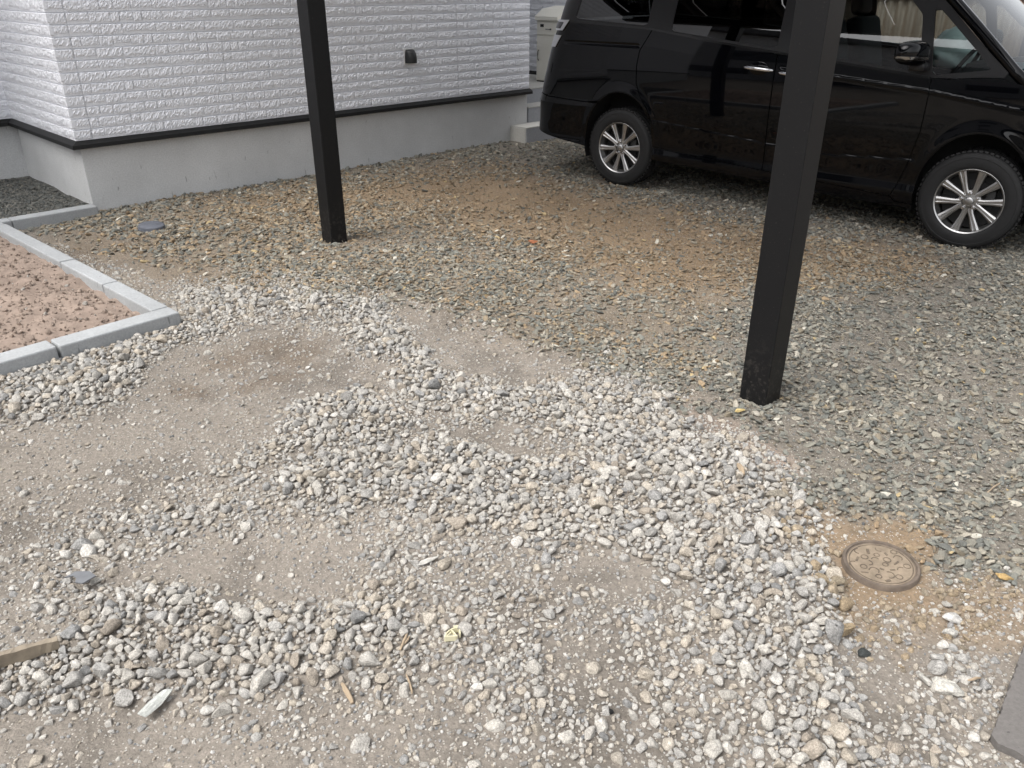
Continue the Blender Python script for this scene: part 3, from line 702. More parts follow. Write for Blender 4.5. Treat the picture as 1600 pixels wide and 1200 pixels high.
# planter soil
M_SOIL = simple('pinkish_brown_soil', (.265, .208, .172), .95, var=.3, vs=9, bmp=.8, bs=70, spec=.1)
sx = np.linspace(-.0, 3.2, 130); sy = np.linspace(0, 3.2, 130); SX, SY = np.meshgrid(sx, sy)
wx = KO[0]+kd[0]*(SX+.10)+kn[0]*(SY+.05); wy = KO[1]+kd[1]*(SX+.10)+kn[1]*(SY+.05)
sh_ = lambda X_, Y_: .045+(fbm(X_, Y_, 2.0, 3)-.5)*.05+(fbm(X_, Y_, 14.0, 4)-.5)*.065
wz = sh_(wx, wy)
ha_, hb_ = hcoord(wx, wy)
ii = (np.arange(129)[:, None]*130+np.arange(129)[None, :]).ravel()
keep = (hb_.ravel()[ii] < -.10) & (hb_.ravel()[ii+131] < -.06)
Fq = np.stack([ii, ii+1, ii+131, ii+130], 1)[keep]
soil = link('planting_soil', np_mesh('planting_soil', np.stack([wx.ravel(), wy.ravel(), wz.ravel()], 1), Fq, M_SOIL, True)); tag(soil, 'reddish brown loose soil inside the kerb', 'soil', kind='structure')
n = 14000; a = RNG.uniform(.03, 3.0, n); b_ = RNG.uniform(.06, 2.2, n)
xx = KO[0]+kd[0]*(a+.10)+kn[0]*(b_+.05); yy = KO[1]+kd[1]*(a+.10)+kn[1]*(b_+.05); ha_, hb_ = hcoord(xx, yy); ok = hb_ < -.2; xx, yy = xx[ok], yy[ok]; n = len(xx)
rr = .0028+.015*RNG.random(n)**6
cc = np.array((.36, .285, .235))*RNG.uniform(.75, 1.2, (n, 1)); odd = RNG.random(n); cc[odd < .05] = (.45, .42, .38); cc[(odd > .05) & (odd < .07)] = (.20, .145, .11)
o = scatter_object('soil_clods', np.stack([xx, yy, sh_(xx, yy)+rr*.2], 1), RNG.uniform(0, 6.28, (n, 3)), rr[:, None]*RNG.uniform(.75, 1.3, (n, 3)), RNG.integers(0, 22, n), np.concatenate([cc, np.ones((n, 1))], 1), C_PALE, M_PALE)
tag(o, 'crumbly clods on the reddish soil bed', 'soil clods', kind='stuff')
# dark gravel strip against the house
n = 14000; a = RNG.uniform(-2.6, -.03, n); b_ = RNG.uniform(-.06, 1.58, n); p = HC[None, :2]+AX[None, :2]*a[:, None]+BX[None, :2]*b_[:, None]
gsx = np.linspace(-2.7, 0, 40); gsy = np.linspace(-.06, 1.62, 30); GX, GY = np.meshgrid(gsx, gsy); W2 = HC[None, :2]+AX[None, :2]*GX.ravel()[:, None]+BX[None, :2]*GY.ravel()[:, None]
dz = lambda X_, Y_: .035+(fbm(X_, Y_, 2.5, 3)-.5)*.05
ii = (np.arange(29)[:, None]*40+np.arange(39)[None, :]).ravel()
M_DG = simple('dark_gravel_bed', (.10, .10, .09), .9, var=.3, vs=30, bmp=.6, bs=90)
bed = link('dark_gravel_ground', np_mesh('dark_gravel_ground', np.concatenate([W2, dz(W2[:, 0], W2[:, 1])[:, None]], 1), np.stack([ii, ii+1, ii+41, ii+40], 1), M_DG, True), None)
tag(bed, 'dark strip of ground beside the house foundation', 'ground', kind='structure')
rr = .007+.010*RNG.random(n)**1.5; cc = SLA[RNG.choice(4, n, p=[.35, .2, .35, .1])]*RNG.uniform(.65, 1.0, (n, 1))
o = scatter_object('dark_gravel', np.concatenate([p, (dz(p[:, 0], p[:, 1])+RNG.uniform(0, .008, n))[:, None]], 1), np.stack([RNG.normal(0, .4, n), RNG.normal(0, .4, n), RNG.uniform(0, 6.28, n)], 1), rr[:, None]*RNG.uniform(.8, 1.3, (n, 3)), RNG.integers(0, 18, n), np.concatenate([cc, np.ones((n, 1))], 1), C_CHIP, M_SLATE)
tag(o, 'dark green-grey crushed gravel between kerb and house foundation', 'gravel', kind='stuff')

# ------------------------------------------------------------------ carport: two black posts, beam and roof over the van
POST_DIR = (P1c-P2c)/np.linalg.norm(P1c-P2c); RZ_P = math.atan2(POST_DIR[1], POST_DIR[0])
pm = np.array([POST_DIR[1], -POST_DIR[0]])                # towards the van
carport = empty('carport', (P2c[0], P2c[1], 0), RZ_P); tag(carport, 'black steel carport with two square posts standing in the gravel', 'carport')
span = float(np.linalg.norm(P1c-P2c)); PH = 2.42
# own axes: x from near post to far post, -y towards the van
for xo in (0.0625, span+.0625):
    mm = MB(); mm.box((xo, -.0625, PH/2-.15), (.125, .125, PH+.3), bev=.004, seg=2); mm.build('post', M_POST, carport)
mm = MB(); mm.box((2.3, -.0625, PH+.06), (5.1, .12, .16), bev=.006); mm.build('beam', M_POST, carport)
M_POLY = glass('smoked_polycarbonate', (.60, .60, .61), .5)
for k in range(6):
    xo = -.25+k*1.02
    mm = MB(); mm.box((xo, -1.5, PH+.20+.0), (.06, 3.0, .09), bev=.005, rot=Euler((math.radians(-4), 0, 0)).to_matrix()); mm.build('rafter', M_POST, carport)
for k in range(5):
    xo = .26+k*1.02
    mm = MB(); mm.box((xo, -1.5, PH+.265), (.965, 2.98, .004), rot=Euler((math.radians(-4), 0, 0)).to_matrix()); mm.build('roof_panel', M_POLY, carport)
# ------------------------------------------------------------------ van
HUB_R = G(968, 231, .325); HUB_F = G(1513, 315, .305)
vf = HUB_F-HUB_R; vf[2] = 0; WB = float(np.linalg.norm(vf)); vf /= WB; vr = np.array([vf[1], -vf[0], 0])     # forward, right
VO = HUB_F - vr*.838; VO[2] = 0
van = empty('minivan', VO, math.atan2(vf[1], vf[0]))
tag(van, 'glossy black minivan with ten-spoke alloy wheels parked on the gravel', 'minivan')
# own axes: x forward from the front axle, y left, z up.  The body side is one surface S(x,z); panels are cut from it.
ZS = [.10, .20, .26, .31, .37, .50, .70, .90, 1.02, 1.14, 1.30, 1.50, 1.70, 1.80]
WS = [.800, .842, .852, .853, .846, .853, .866, .869, .866, .852, .822, .776, .722, .66]
def smooth_interp(z, zs, ws):
    zs = np.array(zs); ws = np.array(ws); h_ = np.diff(zs); dl = np.diff(ws)/h_
    mk = np.concatenate([[dl[0]], (dl[:-1]+dl[1:])/2, [dl[-1]]])
    z = np.clip(z, zs[0], zs[-1]); i = np.clip(np.searchsorted(zs, z)-1, 0, len(zs)-2); t = (z-zs[i])/h_[i]
    return (2*t**3-3*t**2+1)*ws[i]+(t**3-2*t**2+t)*h_[i]*mk[i]+(-2*t**3+3*t**2)*ws[i+1]+(t**3-t**2)*h_[i]*mk[i+1]
def zbelt(x): return np.interp(x, [-3.6, -2.55, -2.05, -1.49, -.96, -.38, .2, .8], [1.325, 1.28, 1.215, 1.16, 1.112, 1.055, 1.02, .95])
def zcrease(x): return np.interp(x, [-3.6, -1.5, -.96, -.38, .18, .8], [1.10, 1.05, 1.02, .976, .90, .80])
def zlow(x): return np.interp(x, [-3.6, -2.48, -1.47, -.96, -.54, -.3], [.64, .60, .526, .504, .53, .54])
XR_Z = [.2, .38, .45, .71, .91, 1.34, 1.48, 1.78]; XR_X = [-3.80, -3.86, -3.85, -3.83, -3.775, -3.67, -3.635, -3.50]
RC = .30; XF = .52; RF = .40
def S(x, z, inset=0.0):
    x = np.asarray(x, float); z = np.asarray(z, float)
    w = smooth_interp(z, ZS, WS)
    w = w + .0045*np.exp(-((z-zcrease(x))/.013)**2)*(x > -1.44) - .004*np.clip((x+3.5)/.6, 0, 1)*np.exp(-((z-zlow(x))/.007)**2)*(x > -2.49)*(x < -.36)
    w = w - .010*np.exp(-((z-1.155)/.012)**2)*(x < -2.66)*(x > -3.44)                     # sliding door rail groove
    for cx_, cz_, rx_, rz_ in ((-WB, .36, .36, .43), (0.0, .32, .36, .43)):                # arch lips flare out
        e = np.hypot((x-cx_)/rx_, (z-cz_)/rz_); w = w + .012*np.exp(-((e-1.0)/.11)**2)*(z > .25)
    w = w + .016*np.clip((-x-3.05)/.2, 0, 1)*np.clip((.70-z)/.05, 0, 1)*(z < .72)               # bumper proud of the quarter panel
    w = w - .05*np.clip(x/.9, 0, 1)**2
    w = w - inset
    X_ = x.copy(); Y_ = -w
    xr0 = np.interp(z, XR_Z, XR_X)+RC
    s = xr0-x; ph = np.clip(s/RC, 0, math.pi/2); c_ = s > 0
    rr = RC-inset
    X_ = np.where(c_, xr0-rr*np.sin(ph), X_); Y_ = np.where(c_, -w+RC-inset-rr*np.cos(ph), Y_)
    ex = np.clip(s-RC*math.pi/2, 0, None); Y_ = np.where(c_, Y_+ex, Y_)
    s = x-XF; ph = np.clip(s/RF, 0, math.pi/2); c_ = s > 0; rr = RF-inset
    X_ = np.where(c_, XF+rr*np.sin(ph), X_); Y_ = np.where(c_, -w+RF-inset-rr*np.cos(ph), Y_)
    ex = np.clip(s-RF*math.pi/2, 0, None); Y_ = np.where(c_, Y_+ex, Y_)
    return np.stack([X_, Y_, z], -1)
def dens_loop(pts, st=.02):
    out = []
    for (a, b_) in zip(pts, pts[1:]+pts[:1]):
        n_ = max(1, int(math.hypot(b_[0]-a[0], b_[1]-a[1])/st))
        for k in range(n_): out.append((a[0]+(b_[0]-a[0])*k/n_, a[1]+(b_[1]-a[1])*k/n_))
    return out
def inside(pts, x, z):
    ins = np.zeros(len(x), bool); n_ = len(pts)
    for i in range(n_):
        (x1_, y1_), (x2_, y2_) = pts[i], pts[(i+1) % n_]
        if y1_ == y2_: continue
        ins ^= ((y1_ > z) != (y2_ > z)) & (x < (x2_-x1_)*(z-y1_)/(y2_-y1_)+x1_)
    return ins
def arc(cx_, cz_, rx_, rz_, a0, a1, n_=18): return [(cx_+rx_*math.cos(math.radians(a0+(a1-a0)*k/n_)), cz_+rz_*math.sin(math.radians(a0+(a1-a0)*k/n_))) for k in range(n_+1)]
def chaikin(pts, it=2, w=.10):
    for _ in range(it):
        q = []
        for a, b_ in zip(pts, pts[1:]+pts[:1]): q += [(a[0]*(1-w)+b_[0]*w, a[1]*(1-w)+b_[1]*w), (a[0]*w+b_[0]*(1-w), a[1]*w+b_[1]*(1-w))]
        pts = q
    return pts
def panel(name, outline, mat, parent, holes=(), inset=0.0, step=(.03, .0115), rim=.014, side=1, surf=S):
    loops = [dens_loop(list(outline))]+[dens_loop(list(h_)) for h_ in holes]
    vs2 = []; ed = []
    for lp in loops:
        b0 = len(vs2); vs2 += lp; ed += [(b0+i, b0+(i+1) % len(lp)) for i in range(len(lp))]
    xs = [p[0] for p in loops[0]]; zs = [p[1] for p in loops[0]]
    gx_, gz_ = np.meshgrid(np.arange(min(xs)+step[0]/2, max(xs), step[0]), np.arange(min(zs)+step[1]/2, max(zs), step[1])); gx_ = gx_.ravel(); gz_ = gz_.ravel()
    ok_ = inside(loops[0], gx_, gz_)
    for lp in loops[1:]: ok_ &= ~inside(lp, gx_, gz_)
    bp = np.array(vs2)
    for k in range(0, len(gx_), 4000):
        sl = slice(k, k+4000); d2 = ((gx_[sl, None]-bp[None, :, 0])**2+(gz_[sl, None]-bp[None, :, 1])**2).min(1); ok_[sl] &= d2 > .007**2
    vs2 += list(zip(gx_[ok_].tolist(), gz_[ok_].tolist()))
    ov, oe, of, *_ = delaunay_2d_cdt([Vector(p) for p in vs2], ed, [], 0, 1e-6)
    P2 = np.array([v[:] for v in ov]); T = np.array(of)
    cen = P2[T].mean(1); k_ = inside(loops[0], cen[:, 0], cen[:, 1])
    for lp in loops[1:]: k_ &= ~inside(lp, cen[:, 0], cen[:, 1])
    T = T[k_]; a_, b_, c_ = P2[T[:, 0]], P2[T[:, 1]], P2[T[:, 2]]
    ar = (b_[:, 0]-a_[:, 0])*(c_[:, 1]-a_[:, 1])-(b_[:, 1]-a_[:, 1])*(c_[:, 0]-a_[:, 0]); T[ar < 0] = T[ar < 0][:, ::-1]
    P3 = surf(P2[:, 0], P2[:, 1], inset); e = 1e-3
    du = surf(P2[:, 0]+e, P2[:, 1], inset)-surf(P2[:, 0]-e, P2[:, 1], inset); dv = surf(P2[:, 0], P2[:, 1]+e, inset)-surf(P2[:, 0], P2[:, 1]-e, inset)
    nr = np.cross(du, dv); nr /= np.maximum(np.linalg.norm(nr, axis=1), 1e-9)[:, None]
    used = {}
    E_ = {}
    for t in T.tolist():
        for i in range(3):
            k2 = (t[i], t[(i+1) % 3])
            if (k2[1], k2[0]) in E_: del E_[(k2[1], k2[0])]
            else: E_[k2] = 1
    V_ = [P3]; N_ = [nr]; Fs = [T]; n0 = len(P3)
    if rim > 0 and E_:
        ee = np.array(list(E_)); k3 = len(ee)
        A0, B0 = P3[ee[:, 0]], P3[ee[:, 1]]; A1, B1 = A0-nr[ee[:, 0]]*rim, B0-nr[ee[:, 1]]*rim
        sn = np.cross(B0-A0, nr[ee[:, 0]]); sn /= np.maximum(np.linalg.norm(sn, axis=1), 1e-9)[:, None]
        V_ += [A0, B0, B1, A1]; N_ += [sn]*4
        i0 = n0+np.arange(k3); Fs += [np.stack([i0+k3, i0, i0+3*k3], 1), np.stack([i0+k3, i0+3*k3, i0+2*k3], 1)]
    V_ = np.concatenate(V_); N_ = np.concatenate(N_); Fs = np.concatenate(Fs)
    if side < 0: V_ = V_*np.array([1, -1, 1]); N_ = N_*np.array([1, -1, 1]); Fs = Fs[:, ::-1]
    me_ = bpy.data.meshes.new(name); me_.vertices.add(len(V_)); me_.vertices.foreach_set('co', V_.astype(np.float32).ravel())
    me_.loops.add(Fs.size); me_.loops.foreach_set('vertex_index', Fs.astype(np.int32).ravel()); me_.polygons.add(len(Fs)); me_.polygons.foreach_set('loop_start', np.arange(0, Fs.size, 3, dtype=np.int32))
    me_.polygons.foreach_set('use_smooth', np.ones(len(Fs), bool)); me_.update(calc_edges=True)
    me_.normals_split_custom_set_from_vertices(N_.tolist()); me_.materials.append(mat)
    return link(name, me_, parent)
g = .0025
def bl(xs): return [(x, float(zbelt(x))) for x in xs]
REARC = -4.35
arch_r = dict(cx_=-WB, cz_=.36, rx_=.350, rz_=.425); arch_f = dict(cx_=0.0, cz_=.32, rx_=.350, rz_=.425)
seam_sd = [(-2.565, 1.281), (-2.60, 1.215), (-2.655, 1.12), (-2.668, 1.0), (-2.66, .87), (-2.615, .775), (-2.545, .695), (-2.497, .60)]
q_out = bl([-2.575, -2.9, -3.2, -3.45])[:]
q_out = [(x+0, z) for x, z in q_out] + [(-3.60, 1.318), (-3.60, 1.20), (-3.66, 1.20), (-3.72, 1.05), (-3.72, .712)] + [(-3.60, .70), (-3.17, .684)] + arc(**arch_r, a0=131, a1=34)[1:] + [(x-.006, z) for x, z in seam_sd[::-1]]
arcR = arc(**arch_r, a0=34, a1=-6)
sd_out = [(x+g, z) for x, z in seam_sd] + [(-2.487, .50), (-2.470, .372), (-1.475, .318), (-1.475, 1.148)] + bl([-1.6, -1.8, -2.05, -2.3, -2.45])
fd_seam = [(-.392, 1.05), (-.388, .96), (-.390, .72), (-.428, .51), (-.47, .36), (-.50, .272)]
fd_out = [(-1.467, 1.148), (-1.467, .318), (-.505, .272)] + fd_seam[::-1][1:] + bl([-.6, -.96, -1.3])
ff_out = [(x+.006, z) for x, z in fd_seam] + [(-.46, .24), (-.34, .235)] + arc(**arch_f, a0=192, a1=0, n_=26) + [(.42, .30), (1.9, .30), (1.9, .70), (.75, .88), (.5, .955), (.2, 1.035), (.02, 1.078), (-.12, 1.072), (-.25, 1.058)]
bp_out = [(-3.17, .676), (-3.60, .692), (-3.72, .704), (REARC-.18, .72), (REARC-.18, .36), (-3.75, .375), (-3.42, .33), (-3.15, .305)] + arc(**arch_r, a0=188, a1=131)
sk_out = [(-2.475, .366), (-1.475, .312), (-.50, .266), (-.465, .235), (-.34, .228), (-.345, .20), (-.9, .205), (-1.475, .235), (-2.46, .27)]
tg_out = [(-3.728, 1.30), (-3.728, .712), (REARC-.18, .725), (REARC-.18, 1.30)]
# greenhouse frame with window openings
win_q = chaikin([(-3.36, 1.345), (-2.62, 1.305), (-2.60, 1.67), (-3.28, 1.67)], 2, .05)
win_s = chaikin([(-2.395, 1.275), (-1.485, 1.188), (-1.495, 1.67), (-2.375, 1.67)], 2, .04)
win_f = chaikin([(-1.385, 1.178), (-.470, 1.092), (-.545, 1.43), (-.70, 1.575), (-.95, 1.665), (-1.385, 1.668)], 2, .05)
win_t = chaikin([(-.395, 1.075), (-.055, 1.125), (-.13, 1.20), (-.44, 1.462), (-.478, 1.46)], 2, .07)
gh_out = bl([-3.60, -3.2, -2.9, -2.575, -2.3, -2.05, -1.8, -1.49, -.96, -.6, -.392]); gh_out = [(x, z+.004) for x, z in gh_out] + [(-.25, 1.064), (-.12, 1.078), (.03, 1.085), (.045, 1.115), (-.10, 1.232), (-.40, 1.49), (-.55, 1.605), (-.80, 1.735), (-1.1, 1.775), (-3.5, 1.775), (-3.60, 1.70)]
def zr(x): return 1.78
for side in (1, -1):
    panel('quarter_panel', q_out, M_PAINT, van, side=side)
    sd = panel('sliding_door', sd_out, M_PAINT, van, side=side)
    fd = panel('front_door', fd_out, M_PAINT, van, side=side)
    panel('front_fender', ff_out, M_PAINT, van, side=side)
    panel('rear_bumper', bp_out, M_PAINT, van, side=side)
    panel('side_skirt', sk_out, M_PAINT, van, side=side)
    panel('tailgate', tg_out, M_PAINT, van, side=side)
    panel('window_frame', gh_out, M_TRIM, van, holes=[win_q, win_s, win_f, win_t], side=side, step=(.04, .03), rim=.02)
    rg = [(-3.61, 1.325), (REARC-.15, 1.325), (REARC-.15, 1.76), (-3.61, 1.76)]
    panel('rear_window', rg, M_TINT, van, side=side, step=(.05, .05), rim=0, inset=.004)
    for nm, w_, mt in (('window', win_q, M_TINT), ('window', win_s, M_TINT), ('window', win_f, M_GLASS), ('window', win_t, M_GLASS)):
        panel(nm, w_, mt, van, side=side, step=(.05, .03), rim=0, inset=.006)
    # tail lamp: chrome blocks with a smoked lens
    tl = panel('tail_lamp', [(-3.41, 1.330), (-3.80, 1.322), (-3.80, 1.235), (-3.475, 1.245)], M_CHROME, van, side=side, step=(.03, .03), inset=-.012, rim=.03)
    panel('lens', [(-3.485, 1.312), (-3.74, 1.308), (-3.74, 1.256), (-3.52, 1.260)], simple('smoked_lens', (.05, .05, .055), .15), tl, side=side, step=(.03, .03), inset=-.016, rim=.01)
    panel('tail_lamp', [(-3.485, 1.205), (-3.85, 1.205), (-3.85, 1.10), (-3.55, 1.11)], M_CHROME, van, side=side, step=(.03, .03), inset=-.008, rim=.02)
    # belt moulding
    panel('belt_moulding', [(x, z+.010) for x, z in bl([-3.58, -3.2, -2.9, -2.575, -2.3, -2.05, -1.8, -1.49, -.96, -.6, -.40])]+[(x, z-.006) for x, z in bl([-.40, -.6, -.96, -1.49, -1.8, -2.05, -2.3, -2.575, -2.9, -3.2, -3.58])], simple('gloss_black_trim', (.006, .006, .006), .12), van, side=side, step=(.05, .01), inset=-.004, rim=.01)
    sgn = -side
    def sy_(x, z): return float(S(np.array([x]), np.array([z]))[0, 1])*side
    for par, hx, hz in ((sd, -1.597, 1.045), (fd, -1.318, 1.022)):
        yb = sy_(hx, hz)
        mm = MB(); mm.lathe([(.078, 0), (.074, .003), (.0, .0045)], 32, Matrix.Translation((hx, yb+sgn*.001, hz)) @ Matrix.Rotation(-sgn*math.pi/2, 4, 'X') @ Matrix.Diagonal((1, .62, 1, 1)))
        mm.build('handle_dish', M_PAINT, par, smooth=True)
        mm = MB(); npt = 11
        sec = []
        for k in range(npt):
            t = k/(npt-1); xx_ = hx-.118+.236*t; out = .012+.028*math.sin(math.pi*t)**.5; hh = .013*(.75+.25*math.sin(math.pi*t)); zz = hz-.012*(t-.5)
            sec.append([mm.bm.verts.new((xx_, yb+sgn*(out+dy), zz+dz_*hh)) for dy, dz_ in ((-.010, -1), (.002, -1), (.008, -.4), (.008, .5), (.001, 1), (-.010, 1))])
        for a, b_ in zip(sec[:-1], sec[1:]):
            for k in range(6): mm.bm.faces.new((a[k], a[(k+1) % 6], b_[(k+1) % 6], b_[k]))
        mm.bm.faces.new(sec[0]); mm.bm.faces.new(sec[-1][::-1]); mm.build('door_handle', M_CHROME, par, smooth=True)
    # door mirror: black shell, chrome strip, black foot
    mxp, mz = -.50, 1.20; yb = sy_(mxp, 1.12)
    def mirror_shell(name, mat, zlo, zhi, grow, par):
        mm = MB(); nn, kk = 14, 20; rings = []
        for i in range(nn+1):
            t = i/nn; yy_ = .045+.245*t; e = max(1e-3, 1-(2*t-1)**4)**.5
            e = e*(1-.18*t)
            ring = []
            for k in range(kk):
                a = 2*math.pi*k/kk; cx_ = math.copysign(abs(math.cos(a))**.8, math.cos(a)); sz_ = math.copysign(abs(math.sin(a))**.75, math.sin(a))
                zz = mz+.005+.086*e*sz_*(1-.10*t)+.012*t; zz = min(max(zz, mz+zlo+.012*t), mz+zhi+.012*t)
                ring.append(mm.bm.verts.new((mxp+.025+(.082+grow)*e*cx_ - .05*t, yb+sgn*(yy_+grow*(2*t-1)), zz)))
            rings.append(ring)
        for a, b_ in zip(rings[:-1], rings[1:]):
            for k in range(kk): mm.bm.faces.new((a[k], a[(k+1) % kk], b_[(k+1) % kk], b_[k]))
        mm.bm.faces.new(rings[0]); mm.bm.faces.new(rings[-1][::-1])
        return mm.build(name, mat, par, angle=60)
    dm = mirror_shell('door_mirror', M_PAINT, -.09, .10, 0, fd); mirror_shell('mirror_strip', M_CHROME, -.036, -.014, .006, fd)
    mm = MB(); mm.box((mxp+.03, yb+sgn*.05, mz-.075), (.10, .12, .05), bev=.012); mm.build('mirror_foot', M_TRIM, fd, angle=40)
# lofted centre surfaces
def loft(name, mat, right, centre, par, n_=15, crown=2.0):
    r = [Vector(p) for p in right]; c_ = [Vector(p) for p in centre]; V_, F_ = [], []
    for a, b_ in zip(r, c_):
        for k in range(2*n_+1):
            t = k/n_-1; w = abs(t)**crown
            V_.append((b_.x+(a.x-b_.x)*w, a.y*(-t), b_.z+(a.z-b_.z)*w))
    W_ = 2*n_+1
    for j in range(len(r)-1):
        for k in range(2*n_): q = j*W_+k; F_.append((q, q+1, q+1+W_, q+W_))
    return link(name, np_mesh(name, V_, F_, mat, True), par)
def yS(x, z): return float(S(np.array([x]), np.array([z]))[0, 1])
pill = [(.075, 1.118), (-.07, 1.245), (-.22, 1.375), (-.37, 1.50), (-.52, 1.62), (-.78, 1.745)]
loft('windscreen', M_GLASS, [(x+.03, yS(x, z)+.035, z) for x, z in pill], [(x+.17-.01*i, 0, z+.02) for i, (x, z) in enumerate(pill)], van, crown=2.2)
# A pillars as solid bars between side glass and windscreen
for s_ in (1, -1):
    mm = MB(); mm.tube([(x-.005, (yS(x, z)+.028)*s_, z+.005) for x, z in [(.19, 1.03)]+pill], .034, 10, True); mm.build('windscreen_pillar', M_PAINT, van, smooth=True)
loft('roof', M_PAINT, [(x, yS(min(x, -.9), 1.772)+.0, 1.772-.0) for x in (-.80, -1.2, -2.0, -3.0, -3.5)], [(x+.12*(x > -1), 0, z) for x, z in ((-.76, 1.79), (-1.2, 1.83), (-2.0, 1.85), (-3.0, 1.835), (-3.5, 1.80))], van)
loft('bonnet', M_PAINT, [(.10, -.775, 1.068), (.28, -.775, 1.022), (.5, -.765, .965), (.72, -.72, .89), (.86, -.6, .80)], [(.40, 0, 1.10), (.50, 0, 1.085), (.66, 0, 1.05), (.82, 0, .98), (.92, 0, .88)], van)
loft('cowl', M_TRIM, [(.09, -.76, 1.100), (.13, -.76, 1.065)], [(.26, 0, 1.13), (.42, 0, 1.10)], van)
for ln, yo in ((.62, -.30), (.5, .12)):
    mm = MB(); mm.tube([(.26, yo, 1.145), (.20, yo-.2, 1.17), (.12, yo-ln*.75, 1.18)], .009, 6); mm.build('wiper', M_TRIM, van, smooth=True)
# inner structure
mm = MB(); mm.box((-1.3, 0, .54), (3.6, 1.16, .56)); mm.box((-1.43, 0, .60), (1.9, 1.62, .66)); mm.box((-3.43, 0, .68), (.36, 1.5, .56)); mm.box((.60, 0, .62), (.36, 1.4, .5))
mm.build('underbody', M_VOID, van)
for s_ in (1, -1):
    for cx_, cz_ in ((-WB, .36), (0, .32)):
        mm = MB(); a_ = [mm.bm.verts.new((cx_+.39*math.cos(math.radians(t)), s_*.83, cz_+.45*math.sin(math.radians(t)))) for t in range(-20, 201, 10)]
        b_ = [mm.bm.verts.new((v.co.x, s_*.55, v.co.z)) for v in a_]
        for k in range(len(a_)-1): mm.bm.faces.new((a_[k], a_[k+1], b_[k+1], b_[k]))
        mm.bm.faces.new(b_); mm.build('wheel_arch_liner', M_VOID, van)
mm = MB(); mm.box((-3.0, 0, 1.05), (1.2, 1.5, .5)); mm.box((-1.95, 0, .95), (.9, 1.4, .25)); mm.build('rear_bench', M_SEAT, van)
mm = MB(); mm.box((.0, 0, 1.02), (.42, 1.42, .20), bev=.05); mm.box((-.18, -.35, 1.09), (.22, .42, .10), bev=.03); mm.build('dashboard', M_INT, van, angle=40)
mm = MB(); Mst = Matrix.Translation((-.34, -.37, 1.08)) @ Matrix.Rotation(math.radians(-62), 4, 'Y')
mm.lathe([(.17+.014*math.cos(t*math.pi/4), .014*math.sin(t*math.pi/4)) for t in range(9)], 28, Mst); mm.box((-.33, -.37, 1.07), (.05, .26, .06), bev=.01); mm.build('steering_wheel', M_TRIM, van, smooth=True)
for yo in (-.37, .37):
    mm = MB(); mm.box((-1.0, yo, .78), (.5, .5, .16), bev=.05, seg=3); mm.box((-1.27, yo, 1.08), (.14, .48, .60), bev=.05, seg=3, rot=Euler((0, math.radians(-14), 0)).to_matrix())
    mm.box((-1.37, yo, 1.48), (.10, .26, .19), bev=.04, seg=3, rot=Euler((0, math.radians(-10), 0)).to_matrix()); mm.build('front_seat', M_SEAT, van, angle=45)

